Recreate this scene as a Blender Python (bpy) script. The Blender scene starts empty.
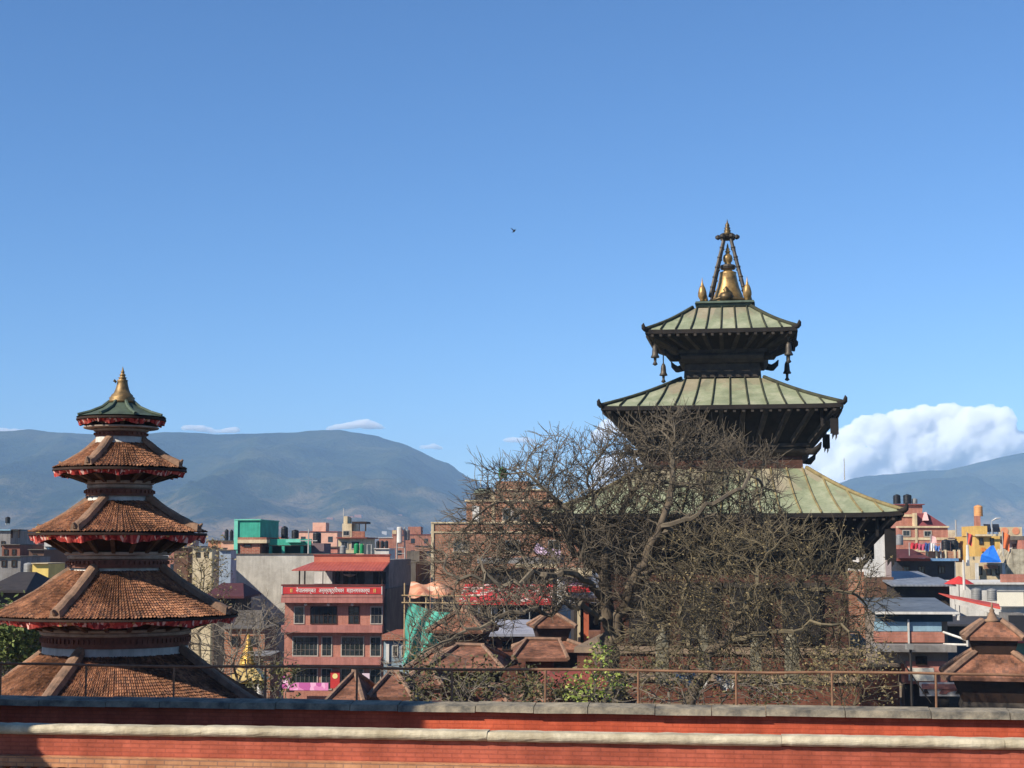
import bpy, bmesh, math, random
import numpy as np
from mathutils import Vector, Matrix
R = math.radians
PI = math.pi
scene = bpy.context.scene
COL = scene.collection

# ------------------------------------------------------------------ camera, sky, sun, exposure
EYE = 19.0
F = 1600.0
PITCH = R(5.92)
cam_data = bpy.data.cameras.new('camera')
cam = bpy.data.objects.new('camera', cam_data); COL.objects.link(cam)
cam.location = (0, 0, EYE)
cam.rotation_euler = (PI/2 + PITCH, 0, 0)
cam_data.sensor_width = 36.0
cam_data.lens = F/1024*36
cam_data.clip_start = 0.1
cam_data.clip_end = 60000
scene.camera = cam

SUN_EL, SUN_AZ = R(36), R(55)          # azimuth measured from straight behind the camera towards the left
world = bpy.data.worlds.new('World'); scene.world = world; world.use_nodes = True
wn = world.node_tree.nodes; wl = world.node_tree.links
sky = wn.new('ShaderNodeTexSky'); sky.sky_type = 'NISHITA'; sky.sun_disc = False
sky.sun_elevation = SUN_EL; sky.sun_rotation = PI + SUN_AZ
sky.altitude = 1300; sky.air_density = 1.0; sky.dust_density = 0.4; sky.ozone_density = 8.0
wn['Background'].inputs['Strength'].default_value = 0.1
hs = wn.new('ShaderNodeHueSaturation'); hs.inputs['Saturation'].default_value = 1.07
wl.new(sky.outputs['Color'], hs.inputs['Color']); wl.new(hs.outputs['Color'], wn['Background'].inputs['Color'])
sun_d = bpy.data.lights.new('sun', 'SUN'); sun_d.energy = 5.0; sun_d.angle = R(0.5); sun_d.color = (1.0, 0.92, 0.79)
sun = bpy.data.objects.new('sun', sun_d); COL.objects.link(sun)
to_sun = Vector((-math.sin(SUN_AZ)*math.cos(SUN_EL), -math.cos(SUN_AZ)*math.cos(SUN_EL), math.sin(SUN_EL)))
sun.rotation_euler = to_sun.to_track_quat('Z', 'Y').to_euler()
sun.location = (-60, -60, 90)
vs = scene.view_settings
vs.view_transform = 'Standard'; vs.look = 'None'; vs.gamma = 1.0; vs.use_curve_mapping = False; vs.exposure = 0.58
cy = scene.cycles
cy.use_denoising = True
cy.max_bounces = 16; cy.diffuse_bounces = 3; cy.glossy_bounces = 2; cy.transparent_max_bounces = 8
cy.volume_bounces = 14
cy.sample_clamp_indirect = 4.0

# ------------------------------------------------------------------ where a picture point lies at a given distance
_c, _s = math.cos(PITCH), math.sin(PITCH)
def P(px, py, D):
    u = (px-512)/F; v = (384-py)/F
    y = _c - v*_s; z = _s + v*_c
    t = D/y
    return Vector((u*t, D, EYE + z*t))
def X(px, D, py=550): return P(px, py, D).x
def Z(py, D): return P(512, py, D).z

# ------------------------------------------------------------------ mesh builder
class MB:
    def __init__(s): s.v = []; s.f = []; s.uv = []; s.mi = []; s.m = 0
    def face(s, idx, uv=None):
        s.f.append(tuple(idx)); s.uv.append(uv); s.mi.append(s.m)
    def poly(s, pts, uv=None):
        n = len(s.v); s.v.extend([tuple(p) for p in pts]); s.face(range(n, n+len(pts)), uv)
    def hexa(s, p):                    # 4 bottom points counter-clockwise, 4 top points
        n = len(s.v); s.v.extend([tuple(q) for q in p])
        for q in ((3,2,1,0),(4,5,6,7),(0,1,5,4),(1,2,6,5),(2,3,7,6),(3,0,4,7)):
            s.face([n+i for i in q])
    def box(s, x0, x1, y0, y1, z0, z1):
        s.hexa([(x0,y0,z0),(x1,y0,z0),(x1,y1,z0),(x0,y1,z0),(x0,y0,z1),(x1,y0,z1),(x1,y1,z1),(x0,y1,z1)])
    def frustum(s, h0, z0, h1, z1, cx=0, cy=0, d0=None, d1=None):
        d0 = h0 if d0 is None else d0; d1 = h1 if d1 is None else d1
        s.hexa([(cx-h0,cy-d0,z0),(cx+h0,cy-d0,z0),(cx+h0,cy+d0,z0),(cx-h0,cy+d0,z0),
                (cx-h1,cy-d1,z1),(cx+h1,cy-d1,z1),(cx+h1,cy+d1,z1),(cx-h1,cy+d1,z1)])
    def beam(s, a, b, w, h=None, up=(0,0,1)):
        h = w if h is None else h
        a = Vector(a); b = Vector(b); d = (b-a).normalized(); u = Vector(up)
        if abs(d.dot(u)) > .98: u = Vector((0,1,0))
        r = d.cross(u).normalized()*w/2; u = r.cross(d).normalized()*h/2
        s.hexa([a-r-u, a+r-u, b+r-u, b-r-u, a-r+u, a+r+u, b+r+u, b-r+u])
    def tube(s, pts, rad, n=6, cap=True):
        pts = [Vector(p) for p in pts]
        if not hasattr(rad, '__len__'): rad = [rad]*len(pts)
        base = len(s.v); prev = None
        for i, p in enumerate(pts):
            d = (pts[min(i+1, len(pts)-1)]-pts[max(i-1, 0)]).normalized()
            if prev is None:
                r = d.cross(Vector((0,0,1)) if abs(d.z) < .9 else Vector((1,0,0))).normalized()
            else:
                r = (prev - d*prev.dot(d)).normalized()
            prev = r; q = d.cross(r)
            for k in range(n):
                a = 2*PI*k/n; s.v.append(tuple(p + (r*math.cos(a)+q*math.sin(a))*rad[i]))
        for i in range(len(pts)-1):
            for k in range(n):
                a = base+i*n+k; b = base+i*n+(k+1) % n
                s.face((a, b, b+n, a+n))
        if cap:
            s.face([base+k for k in range(n)][::-1]); s.face([base+(len(pts)-1)*n+k for k in range(n)])
    def lathe(s, prof, n=24, cx=0, cy=0, cz=0, caps=True):   # prof: (radius, z)
        base = len(s.v)
        for r, z in prof:
            for k in range(n):
                a = 2*PI*k/n; s.v.append((cx+r*math.cos(a), cy+r*math.sin(a), cz+z))
        for i in range(len(prof)-1):
            for k in range(n):
                a = base+i*n+k; b = base+i*n+(k+1) % n
                s.face((a, b, b+n, a+n))
        if caps:
            s.face([base+k for k in range(n)][::-1]); s.face([base+(len(prof)-1)*n+k for k in range(n)])
    def build(s, name, mat, parent=None, smooth=False, label=None, loc=None):
        me = bpy.data.meshes.new(name)
        me.from_pydata(s.v, [], s.f)
        mats = mat if isinstance(mat, (list, tuple)) else [mat]
        for m in mats: me.materials.append(m)
        if len(mats) > 1: me.polygons.foreach_set('material_index', s.mi)
        if any(u is not None for u in s.uv):
            lay = me.uv_layers.new(name='UVMap'); k = 0
            for f, u in zip(s.f, s.uv):
                for j in range(len(f)):
                    lay.data[k].uv = u[j] if u is not None else (0, 0)
                    k += 1
        if smooth: me.polygons.foreach_set('use_smooth', [True]*len(me.polygons))
        me.update()
        o = bpy.data.objects.new(name, me); COL.objects.link(o)
        if parent is not None: o.parent = parent
        if loc is not None: o.location = loc
        if label: o['label'] = label
        return o

def thing(name, label, cat, loc=(0,0,0), rotz=0.0, group=None):
    o = bpy.data.objects.new(name, None); COL.objects.link(o)
    o.location = loc; o.rotation_euler = (0, 0, rotz); o.empty_display_size = .3
    o['label'] = label; o['category'] = cat
    if group: o['group'] = group
    return o
def tag(o, label, cat, group=None):
    o['label'] = label; o['category'] = cat
    if group: o['group'] = group
    return o
def structure(o, label=None):
    o['kind'] = 'structure'
    if label: o['label'] = label
    return o
def copy_tree(o, parent=None):
    c = o.copy(); COL.objects.link(c)
    if parent is not None: c.parent = parent
    for ch in [k for k in bpy.data.objects if k.parent == o]: copy_tree(ch, c)
    return c

# ------------------------------------------------------------------ materials
def lin(c):
    def f(x):
        x /= 255.0
        return x/12.92 if x <= .04045 else ((x+.055)/1.055)**2.4
    return (f(c[0]), f(c[1]), f(c[2]), 1.0)
def mixc(a, b, t): return tuple(a[i]*(1-t)+b[i]*t for i in range(3))
_mats = {}
class NT:
    def __init__(s, name):
        s.mat = bpy.data.materials.new(name); s.mat.use_nodes = True
        s.t = s.mat.node_tree; s.n = s.t.nodes; s.b = s.n['Principled BSDF']
        s.b.inputs['Specular IOR Level'].default_value = .25
        s.tc = s.n.new('ShaderNodeTexCoord')
    def link(s, a, b): s.t.links.new(a, b)
    def node(s, typ, **kw):
        o = s.n.new(typ)
        for k, v in kw.items(): setattr(o, k, v)
        return o
    def noise(s, vec, scale, detail=4, rough=.6):
        o = s.node('ShaderNodeTexNoise'); o.inputs['Scale'].default_value = scale
        o.inputs['Detail'].default_value = detail; o.inputs['Roughness'].default_value = rough
        if vec is not None: s.link(vec, o.inputs['Vector'])
        return o.outputs['Fac']
    def mapping(s, vec, scale=(1,1,1), rot=(0,0,0)):
        o = s.node('ShaderNodeMapping'); o.inputs['Scale'].default_value = scale; o.inputs['Rotation'].default_value = rot
        s.link(vec, o.inputs['Vector']); return o.outputs['Vector']
    def ramp(s, fac, stops):
        o = s.node('ShaderNodeValToRGB'); el = o.color_ramp.elements
        while len(el) < len(stops): el.new(.5)
        for e, (p, c) in zip(el, stops): e.position = p; e.color = c
        s.link(fac, o.inputs['Fac']); return o.outputs['Color']
    def mix(s, fac, a, b, mode='MIX'):
        o = s.node('ShaderNodeMix', data_type='RGBA', blend_type=mode)
        for sock, val in ((o.inputs[0], fac), (o.inputs[6], a), (o.inputs[7], b)):
            if hasattr(val, 'is_output'): s.link(val, sock)
            else: sock.default_value = val
        return o.outputs[2]
    def math(s, op, a, b=0.0):
        o = s.node('ShaderNodeMath', operation=op)
        for sock, val in ((o.inputs[0], a), (o.inputs[1], b)):
            if hasattr(val, 'is_output'): s.link(val, sock)
            else: sock.default_value = val
        return o.outputs[0]
    def bump(s, h, strength, dist=.02):
        o = s.node('ShaderNodeBump'); o.inputs['Strength'].default_value = strength; o.inputs['Distance'].default_value = dist
        s.link(h, o.inputs['Height']); s.link(o.outputs['Normal'], s.b.inputs['Normal'])
    def color(s, c): s.link(c, s.b.inputs['Base Color'])
    def rough(s, r): s.b.inputs['Roughness'].default_value = r
    def wallvec(s):                     # (x+y, z) so that one pattern runs round the walls
        sep = s.node('ShaderNodeSeparateXYZ'); s.link(s.tc.outputs['Object'], sep.inputs[0])
        cmb = s.node('ShaderNodeCombineXYZ')
        s.link(s.math('ADD', sep.outputs[0], sep.outputs[1]), cmb.inputs[0]); s.link(sep.outputs[2], cmb.inputs[1])
        return cmb.outputs[0]
def k4(c, f): return (c[0]*f, c[1]*f, c[2]*f, 1)

def plain(name, rgb, rgb2=None, scale=1.5, rough=.85, var=.35, bump=.25, metal=0.0, streak=0.0, fine=12):
    key = ('p', name)
    if key in _mats: return _mats[key]
    t = NT(name); c = lin(rgb); c2 = lin(rgb2) if rgb2 else k4(c, 1-var)
    o = t.tc.outputs['Object']
    big = t.noise(o, scale, 5, .65)
    col = t.mix(t.ramp(big, [(.34, (0,0,0,1)), (.66, (1,1,1,1))]), c, c2)
    fn = t.noise(o, scale*fine, 3, .7)
    col = t.mix(.55, col, t.ramp(fn, [(.25, (.68,.67,.66,1)), (.75, (1.0,1.0,1.0,1))]), 'MULTIPLY')
    if streak:
        sv = t.noise(t.mapping(o, (2.2, 2.2, .18)), 1.6, 4, .7)
        col = t.mix(streak, col, t.ramp(sv, [(.38, (.25,.23,.2,1)), (.6, (1,1,1,1))]), 'MULTIPLY')
    t.color(col); t.rough(rough); t.b.inputs['Metallic'].default_value = metal
    if bump: t.bump(fn, bump)
    _mats[key] = t.mat; return t.mat

def brick(name, rgb, rgb2, mortar, w=.23, h=.075, m=.012, rough=.9, blotch=.5, bump=.4, mscale=1.0, grime=(.35,.3,.27,1)):
    key = ('b', name)
    if key in _mats: return _mats[key]
    t = NT(name); v = t.wallvec()
    b = t.node('ShaderNodeTexBrick'); t.link(v, b.inputs['Vector'])
    b.inputs['Color1'].default_value = lin(rgb); b.inputs['Color2'].default_value = lin(rgb2); b.inputs['Mortar'].default_value = lin(mortar)
    b.inputs['Scale'].default_value = 1.0; b.inputs['Brick Width'].default_value = w; b.inputs['Row Height'].default_value = h
    b.inputs['Mortar Size'].default_value = m; b.inputs['Bias'].default_value = -.1
    o = t.tc.outputs['Object']
    n1 = t.noise(o, .9*mscale, 6, .7)
    col = t.mix(blotch, b.outputs['Color'], t.ramp(n1, [(.36, grime), (.6, (1,1,1,1))]), 'MULTIPLY')
    n2 = t.noise(o, 9*mscale, 3, .7)
    col = t.mix(.4, col, t.ramp(n2, [(.3, (.5,.48,.46,1)), (.7, (1,1,1,1))]), 'MULTIPLY')
    sv = t.noise(t.mapping(o, (1.6, 1.6, .22)), 1.3*mscale, 4, .7)
    col = t.mix(.45, col, t.ramp(sv, [(.40, (.52,.47,.44,1)), (.58, (1,1,1,1))]), 'MULTIPLY')
    t.color(col); t.rough(rough)
    inv = t.math('SUBTRACT', 1.0, b.outputs['Fac'])
    t.bump(t.math('ADD', inv, t.math('MULTIPLY', n2, .6)), bump, .015)
    _mats[key] = t.mat; return t.mat

def corrugated(name, rgb, rgb2, pitch=.2, rough=.6, axis=0, metal=0.0):
    key = ('c', name)
    if key in _mats: return _mats[key]
    t = NT(name); o = t.tc.outputs['Object']
    n1 = t.noise(o, .8, 5, .7)
    col = t.mix(t.ramp(n1, [(.4, (0,0,0,1)), (.65, (1,1,1,1))]), lin(rgb), lin(rgb2))
    t.color(col); t.rough(rough); t.b.inputs['Metallic'].default_value = metal
    w = t.node('ShaderNodeTexWave', wave_type='BANDS', bands_direction='XYZ'[axis]); t.link(o, w.inputs['Vector'])
    w.inputs['Scale'].default_value = 1.0/pitch/3.2
    t.bump(w.outputs['Fac'], .6, .03)
    _mats[key] = t.mat; return t.mat

def tiles(name, stops, uscale=1.0, vscale=1.0, lichen=.5):
    """small clay tiles: one random colour for each cell of the UV grid"""
    key = ('t', name)
    if key in _mats: return _mats[key]
    t = NT(name); uv = t.tc.outputs['UV']
    vm = t.mapping(uv, (uscale, vscale, 1))
    fl = t.node('ShaderNodeVectorMath', operation='FLOOR'); t.link(vm, fl.inputs[0])
    wn_ = t.node('ShaderNodeTexWhiteNoise', noise_dimensions='2D'); t.link(fl.outputs[0], wn_.inputs['Vector'])
    col = t.ramp(wn_.outputs['Value'], [(p, lin(c)) for p, c in stops])
    o = t.tc.outputs['Object']
    n1 = t.noise(o, .9, 5, .7)
    col = t.mix(lichen, col, t.ramp(n1, [(.38, lin((120,112,100))), (.6, (1,1,1,1))]), 'MULTIPLY')
    fr = t.node('ShaderNodeVectorMath', operation='FRACTION'); t.link(vm, fr.inputs[0])
    sep = t.node('ShaderNodeSeparateXYZ'); t.link(fr.outputs[0], sep.inputs[0])
    n2 = t.noise(o, 14, 3, .7)
    t.color(t.mix(.5, col, t.ramp(n2, [(.3, (.45,.42,.4,1)), (.7, (1,1,1,1))]), 'MULTIPLY')); t.rough(.9)
    t.bump(t.math('ADD', sep.outputs[1], t.math('MULTIPLY', n2, .7)), .5, .03)
    _mats[key] = t.mat; return t.mat

def cellcolors(name, stops, scale, rough=.9, mapscale=(1,1,1)):
    """patchwork of colours (printed cloth, pleats, mixed goods)"""
    key = ('k', name)
    if key in _mats: return _mats[key]
    t = NT(name); o = t.mapping(t.tc.outputs['Object'], mapscale)
    vo = t.node('ShaderNodeTexVoronoi'); vo.inputs['Scale'].default_value = scale; t.link(o, vo.inputs['Vector'])
    sep = t.node('ShaderNodeSeparateColor'); t.link(vo.outputs['Color'], sep.inputs[0])
    t.color(t.ramp(sep.outputs[0], [(p, lin(c)) for p, c in stops])); t.rough(rough)
    for n_ in t.n:
        if n_.type == 'VALTORGB': n_.color_ramp.interpolation = 'CONSTANT'
    _mats[key] = t.mat; return t.mat

def glass(name, rgb=(22,26,30)):
    key = ('g', name)
    if key in _mats: return _mats[key]
    t = NT(name); n1 = t.noise(t.tc.outputs['Object'], .7, 2, .5)
    t.color(t.ramp(n1, [(.4, lin(rgb)), (.65, lin(mixc(rgb, (90,95,100), .45)))]))
    t.rough(.12); t.b.inputs['Specular IOR Level'].default_value = .5
    _mats[key] = t.mat; return t.mat
# ================================================================== SETTING
rnd = random.Random(7)
# ---- ground
m = MB()
m.poly([(-2800,-250,0),(2800,-250,0),(2800,6900,0),(-2800,6900,0)])
structure(m.build('ground', plain('dusty_ground', (120,105,88), (90,84,74), scale=.05, fine=30)))

# ---- mountains: a height field whose crest follows the ridge across the valley
def ridge_y(px):
    pts = [(-500,470),(-150,446),(0,432),(28,430),(60,434),(100,435),(150,432),(182,430.5),(215,434),(262,433),(300,432.5),(340,429.5),
           (375,435),(400,442),(430,457),(455,469),(478,481),(510,498),(560,514),(640,520),(720,512),(790,497),(830,487),(848,479.5),(870,475),
           (900,473.5),(925,471),(945,470),(970,463.5),(1000,457),(1024,452),(1100,440),(1250,425),(1500,450)]
    for (a, ya), (b, yb) in zip(pts, pts[1:]):
        if a <= px <= b:
            t = (px-a)/(b-a); return ya+(yb-ya)*t
    return 470
from mathutils import noise as mnoise
def fbm(x, y, oct=6, seed=0.0):
    s, a, f = 0.0, 1.0, 1.0
    for i in range(oct):
        s += a*mnoise.noise(Vector((x*f+seed, y*f-seed, seed*.37+i*3.1))); a *= .5; f *= 2.03
    return s
def ridged(x, y, oct=5, seed=0.0):
    s, a, f = 0.0, 1.0, 1.0
    for i in range(oct):
        s += a*(1-abs(mnoise.noise(Vector((x*f+seed, y*f, i*5.3+seed))))*2); a *= .5; f *= 2.1
    return s
CREST = 5200.0
mnx, mny = 330, 150
X0, X1, Y0, Y1 = -2600, 2600, 2300, 6800
verts = []; faces = []
for j in range(mny):
    y = Y0+(Y1-Y0)*j/(mny-1)
    for i in range(mnx):
        x = X0+(X1-X0)*i/(mnx-1)
        px = 512+x*F/CREST
        hc = max(20, EYE+math.tan(PITCH+math.atan((384-ridge_y(px))/F))*CREST)
        yc = CREST
        if y < yc:
            t = (y-Y0)/(yc-Y0); t = max(0, t)
            prof = .12*t+.88*t**1.9
            amp = 1-t**6
        else:
            t = min(1, (y-yc)/(Y1-yc)); prof = (1-t)**1.5; amp = t**.5
        spur = ridged(x/620+fbm(y/1500, x/1500)*.35, y/2300, 5, 4.0)-1.0
        h = hc*prof + amp*(spur*95*min(1, hc*prof/120)) + fbm(x/170, y/170, 4, 2.0)*16*min(1, hc*prof/90)*(1 if y < yc-150 else .45)
        verts.append((x, y, max(h, -3)))
for j in range(mny-1):
    for i in range(mnx-1):
        a = j*mnx+i; faces.append((a, a+1, a+1+mnx, a+mnx))
me = bpy.data.meshes.new('hills'); me.from_pydata(verts, [], faces)
me.polygons.foreach_set('use_smooth', [True]*len(faces)); me.update()
t = NT('forest_slopes')
o = t.tc.outputs['Object']
n1 = t.noise(o, .0032, 7, .65); n2 = t.noise(o, .03, 4, .7)
col = t.ramp(n1, [(.36, lin((26,38,22))), (.5, lin((46,56,34))), (.66, lin((74,76,50)))])
sep = t.node('ShaderNodeSeparateXYZ'); t.link(o, sep.inputs[0])
low = t.math('SUBTRACT', t.math('MULTIPLY', n1, 520.0), sep.outputs[2])     # bare terraces and clearings on the lower slopes
col = t.mix(t.ramp(t.math('ADD', t.math('DIVIDE', low, 420.0), t.math('MULTIPLY', n2, .3)), [(.45, (0,0,0,1)), (.8, (.9,.9,.9,1))]), col, lin((138,116,88)))
col = t.mix(.6, col, t.ramp(n2, [(.3, (.35,.36,.33,1)), (.7, (1,1,1,1))]), 'MULTIPLY')
t.color(col); t.rough(1.0); t.b.inputs['Specular IOR Level'].default_value = 0.0
t.bump(n2, 1.0, 14.0)
me.materials.append(t.mat)
hills = bpy.data.objects.new('hills', me); COL.objects.link(hills); structure(hills)
def hill_h(x, y):
    i = int(round((x-X0)/(X1-X0)*(mnx-1))); j = int(round((y-Y0)/(Y1-Y0)*(mny-1)))
    if 0 <= i < mnx and 0 <= j < mny: return verts[j*mnx+i][2]
    return 0

# ---- far-off houses on the foot of the hills: one mass that nobody could count
m = MB()
for k in range(900):
    x = rnd.uniform(-1500, 1500); y = rnd.uniform(1500, 3900)
    if y > 2900 and rnd.random() < .72: continue
    z = hill_h(x, y) if y > Y0 else 0
    if z > 105: continue
    w = rnd.uniform(4, 9); h = rnd.uniform(6, 17) if y < 2400 else rnd.uniform(3, 7)
    m.m = rnd.choice([0,0,1,1,2])
    m.box(x-w, x+w, y-w, y+w, z-4, z+h)
o = m.build('distant_houses', [plain('far_white', (214,206,196), scale=.1), plain('far_brick', (168,120,96), scale=.1), plain('far_grey', (150,146,142), scale=.1)])
o['kind'] = 'stuff'; o['label'] = 'mass of tiny pale houses scattered over the foot of the hills'

# ---- haze: one box of thin air round everything
m = MB(); m.box(-2900, 2900, -300, 6950, -8, 470)
hz = bpy.data.materials.new('haze_air'); hz.use_nodes = True
hn = hz.node_tree.nodes
hn.remove(hn['Principled BSDF'])
pv = hn.new('ShaderNodeVolumePrincipled')
pv.inputs['Color'].default_value = (.39, .64, .98, 1)
pv.inputs['Density'].default_value = 1.27e-4
pv.inputs['Anisotropy'].default_value = -0.3
hz.node_tree.links.new(pv.outputs['Volume'], hn['Material Output'].inputs['Volume'])
o = m.build('haze', hz); o['kind'] = 'stuff'; o['label'] = 'thin blue haze of the valley air'

# ---- clouds: heaps of white billows far beyond the hills
def cloud_mat(name, dens):
    m_ = bpy.data.materials.new(name); m_.use_nodes = True; n_ = m_.node_tree.nodes
    n_.remove(n_['Principled BSDF'])
    pv_ = n_.new('ShaderNodeVolumePrincipled'); pv_.inputs['Color'].default_value = (1, 1, 1, 1)
    pv_.inputs['Density'].default_value = dens; pv_.inputs['Anisotropy'].default_value = -.35
    m_.node_tree.links.new(pv_.outputs['Volume'], n_['Material Output'].inputs['Volume'])
    return m_
CM = cloud_mat('cloud_white', .021); CM_THIN = cloud_mat('cloud_thin', .022)
cloud_tex = bpy.data.textures.new('cloud_billows', 'CLOUDS'); cloud_tex.noise_scale = 170; cloud_tex.noise_depth = 5
cloud_fine = bpy.data.textures.new('cloud_fine', 'CLOUDS'); cloud_fine.noise_scale = 45; cloud_fine.noise_depth = 4
def cloud(label, blobs, D, seed, voxel=28, disp=120):
    """blobs: (px, py, radius in px) placed at distance D"""
    rr = random.Random(seed); bm = bmesh.new()
    for (px, py, r) in blobs:
        p = P(px, py, D); rad = r*D/F
        mtx = Matrix.Translation((p.x, p.y+rr.uniform(-.7, .7)*rad, p.z)) @ Matrix.Diagonal((1.15, 1.1, .85, 1) if r > 7 else (2.1, 1.4, .75, 1))
        bmesh.ops.create_icosphere(bm, subdivisions=3, radius=rad, matrix=mtx)
    me = bpy.data.meshes.new('cloud'); bm.to_mesh(me); bm.free(); me.materials.append(CM if voxel > 20 else CM_THIN)
    o = bpy.data.objects.new('cloud', me); COL.objects.link(o)
    o['label'] = label; o['category'] = 'cloud'; o['group'] = 'clouds over the hills'
    rm = o.modifiers.new('remesh', 'REMESH'); rm.mode = 'VOXEL'; rm.voxel_size = voxel; rm.use_smooth_shade = True
    sm_ = o.modifiers.new('soften', 'SMOOTH'); sm_.factor = .5; sm_.iterations = 4
    sd = o.modifiers.new('subdivide', 'SUBSURF'); sd.levels = 1; sd.render_levels = 1
    dm = o.modifiers.new('billow', 'DISPLACE'); dm.texture = cloud_tex; dm.texture_coords = 'GLOBAL'; dm.strength = disp; dm.mid_level = .5
    d2 = o.modifiers.new('fine_billow', 'DISPLACE'); d2.texture = cloud_fine; d2.texture_coords = 'GLOBAL'; d2.strength = disp*.4; d2.mid_level = .5
    return o
CD = 13000
big = []
cr = random.Random(5)
top = [(800,452),(815,440),(830,428),(850,424),(862,414),(880,415),(900,409),(912,410),(930,404),(950,402),(965,404),(985,405),(1000,408),(1010,424),(1025,428),(1060,420),(1100,430)]
for (px, py) in top:
    r = cr.uniform(9, 15); big.append((px, py+r*.9, r))
    for k in range(5):
        r2 = cr.uniform(11, 20); big.append((px+cr.uniform(-9, 9), min(py+r2+cr.uniform(8, 50), 482), r2))
for q in ((955,432,20),(968,428,18),(980,432,18),(945,436,18),(990,440,20),(1004,444,18),(960,450,20),(1020,446,18)): big.append(q)
cloud('great white heaped cloud rising behind the hills beyond the tall temple', big, CD, 1)
sm = [(610,426,11),(620,424,13),(632,428,14),(646,436,14),(602,434,10),(655,452,13),(640,462,14),(622,462,14),(660,470,12),(608,470,14),(640,482,16),(675,480,13),(600,486,12),(690,492,14),(620,495,16),(655,496,16)]
cloud('white cloud glimpsed through the bare twigs beside the middle green roof', sm, CD, 2)
cloud('short wispy cloud above the crest of the blue mountain', [(340,427,5),(350,425,5.5),(361,424,5.5),(372,426,5),(381,428,3.5),(330,429,3)], CD, 3, 18, 55)
cloud('wispy cloud just beside the top roof of the round tower', [(189,428,4.5),(198,428,4.8),(207,430,4),(215,432,3.5),(226,431,4),(233,430,4)], CD, 4, 18, 50)
cloud('low flat cloud on the mountain crest at the picture edge', [(-6,431,4.5),(4,431,4.6),(14,431,4),(24,431.5,4),(34,432,3.4),(44,433,3)], CD, 5, 18, 45)
cloud('small lone puff of cloud in the gap between mountain and tree', [(509,440,3.6),(516,439.5,4.4),(524,440,4.4),(531,441,3.2)], CD, 6, 16, 40)
cloud('faint scrap of cloud over the falling flank of the mountain', [(425,447,3.2),(432,446,3.6),(439,448,3)], CD, 7, 16, 40)
# ================================================================== PALACE PARAPETS IN FRONT
YAW = R(-8.0)
BR_RED = brick('red_limewashed_brick', (214,104,72), (204,96,66), (196,92,64), w=.24, h=.06, m=.008, blotch=.55, bump=.5, grime=(.55,.42,.36,1))
BR_DULL = brick('dull_red_brick', (192,102,78), (180,94,70), (170,90,70), w=.24, h=.055, m=.009, blotch=.65, bump=.5, grime=(.5,.42,.38,1))
STONE = plain('mossy_coping_stone', (158,146,124), (84,81,74), scale=3.4, bump=.5, fine=9)
STONE_PALE = plain('worn_white_bullnose', (216,203,174), (172,158,130), scale=1.6, bump=.5, fine=12, streak=.35)
SAND_BRICK = brick('sandy_ledge_brick', (205,150,108), (190,128,92), (160,120,96), w=.24, h=.06, m=.008, blotch=.4)
DIRT = plain('terrace_paving', (138,112,92), (112,92,78), scale=1.2)

# near parapet (its top is the white bullnose)
D1 = 20.8
zt = Z(732.3, D1); zb = Z(742.5, D1)
t = thing('brick_parapet', 'red brick parapet topped by a rounded white moulding along the bottom of the picture', 'parapet wall', (0, D1, 0), YAW)
m = MB(); m.box(-14, 14, .07, .5, 0, zb); m.build('wall', BR_DULL, t)
m = MB(); rr = (zt-zb)/2
x = -13.9
while x < 13.9:
    L = rnd.uniform(2.4, 4.4); x2 = min(x+L, 13.9); n = 9; dz = rnd.uniform(-.006, .006); dy = rnd.uniform(-.008, .008)
    pr = [(.05+dy+rr*.0-rr*1.05*math.sin(PI*k/n), zb+rr-rr*math.cos(PI*k/n)+dz) for k in range(n+1)]
    pr += [(.26, zt+dz), (.26, zb+dz)]
    q = len(pr); base = len(m.v); ns = max(4, int(L/.12))
    for w in range(ns+1):
        xx = x+.002+(x2-x-.004)*w/ns; e = .006 if w in (0, ns) else 0
        jy, jz = rnd.gauss(0, .002), rnd.gauss(0, .002)
        for k, (yy, zz) in enumerate(pr):
            m.v.append((xx, yy+jy+e*(k <= n)+rnd.gauss(0, .0012), zz+jz*(1 if k > 3 else .4)+rnd.gauss(0, .0012)-(e if zz > zb+rr else -e)*.6))
    for w in range(ns):
        for k in range(q):
            c = base+w*q
            m.face((c+k, c+(k+1) % q, c+q+(k+1) % q, c+q+k))
    m.face([base+k for k in range(q)][::-1]); m.face([base+ns*q+k for k in range(q)])
    x = x2
m.build('white_moulding', STONE_PALE, t)
m = MB(); zl = Z(764.5, D1); zl2 = Z(775, D1)
m.box(-13.95, 13.95, -.10, .06, zl2, zl)
m.build('ledge', SAND_BRICK, t)
m = MB(); k = -13.9
while k < 13.9:
    m.box(k, k+.075, -.17, .05, zl2-.09, zl2-.003); k += .19
m.build('dentil_course', SAND_BRICK, t)

# roof terrace between the two parapets
m = MB(); m.box(-15, 15, .55, 4.1, 15.0, 15.15)
o = m.build('roof_terrace', DIRT, None, loc=(0, D1, 0)); o.rotation_euler = (0,0,YAW); structure(o)

# far parapet with grey coping
D2 = 25.0
ct = Z(704.2, D2); cb = Z(712.4, D2)
t = thing('coped_wall', 'red brick wall under a weathered grey stone coping, set behind the white moulding', 'wall', (0, D2, 0), YAW)
m = MB(); m.box(-15, 15, .06, .45, 0, cb); m.build('wall', BR_RED, t)
m = MB(); x = -15.0
while x < 15:
    L = rnd.uniform(.75, 1.25); x2 = min(x+L, 15); j = rnd.uniform(-.008, .008); tl = rnd.uniform(-.012, .012)
    a, b = x+.006, x2-.006
    m.hexa([(a,-.06+j,cb+j),(b,-.06+j,cb+tl*.3),(b,.32,cb),(a,.32,cb),
            (a,-.03+j,ct-.03+j),(b,-.03+j,ct-.03+tl),(b,.28,ct+.01+tl),(a,.28,ct+.01+j)])
    x = x2
m.build('coping', STONE, t)

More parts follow.
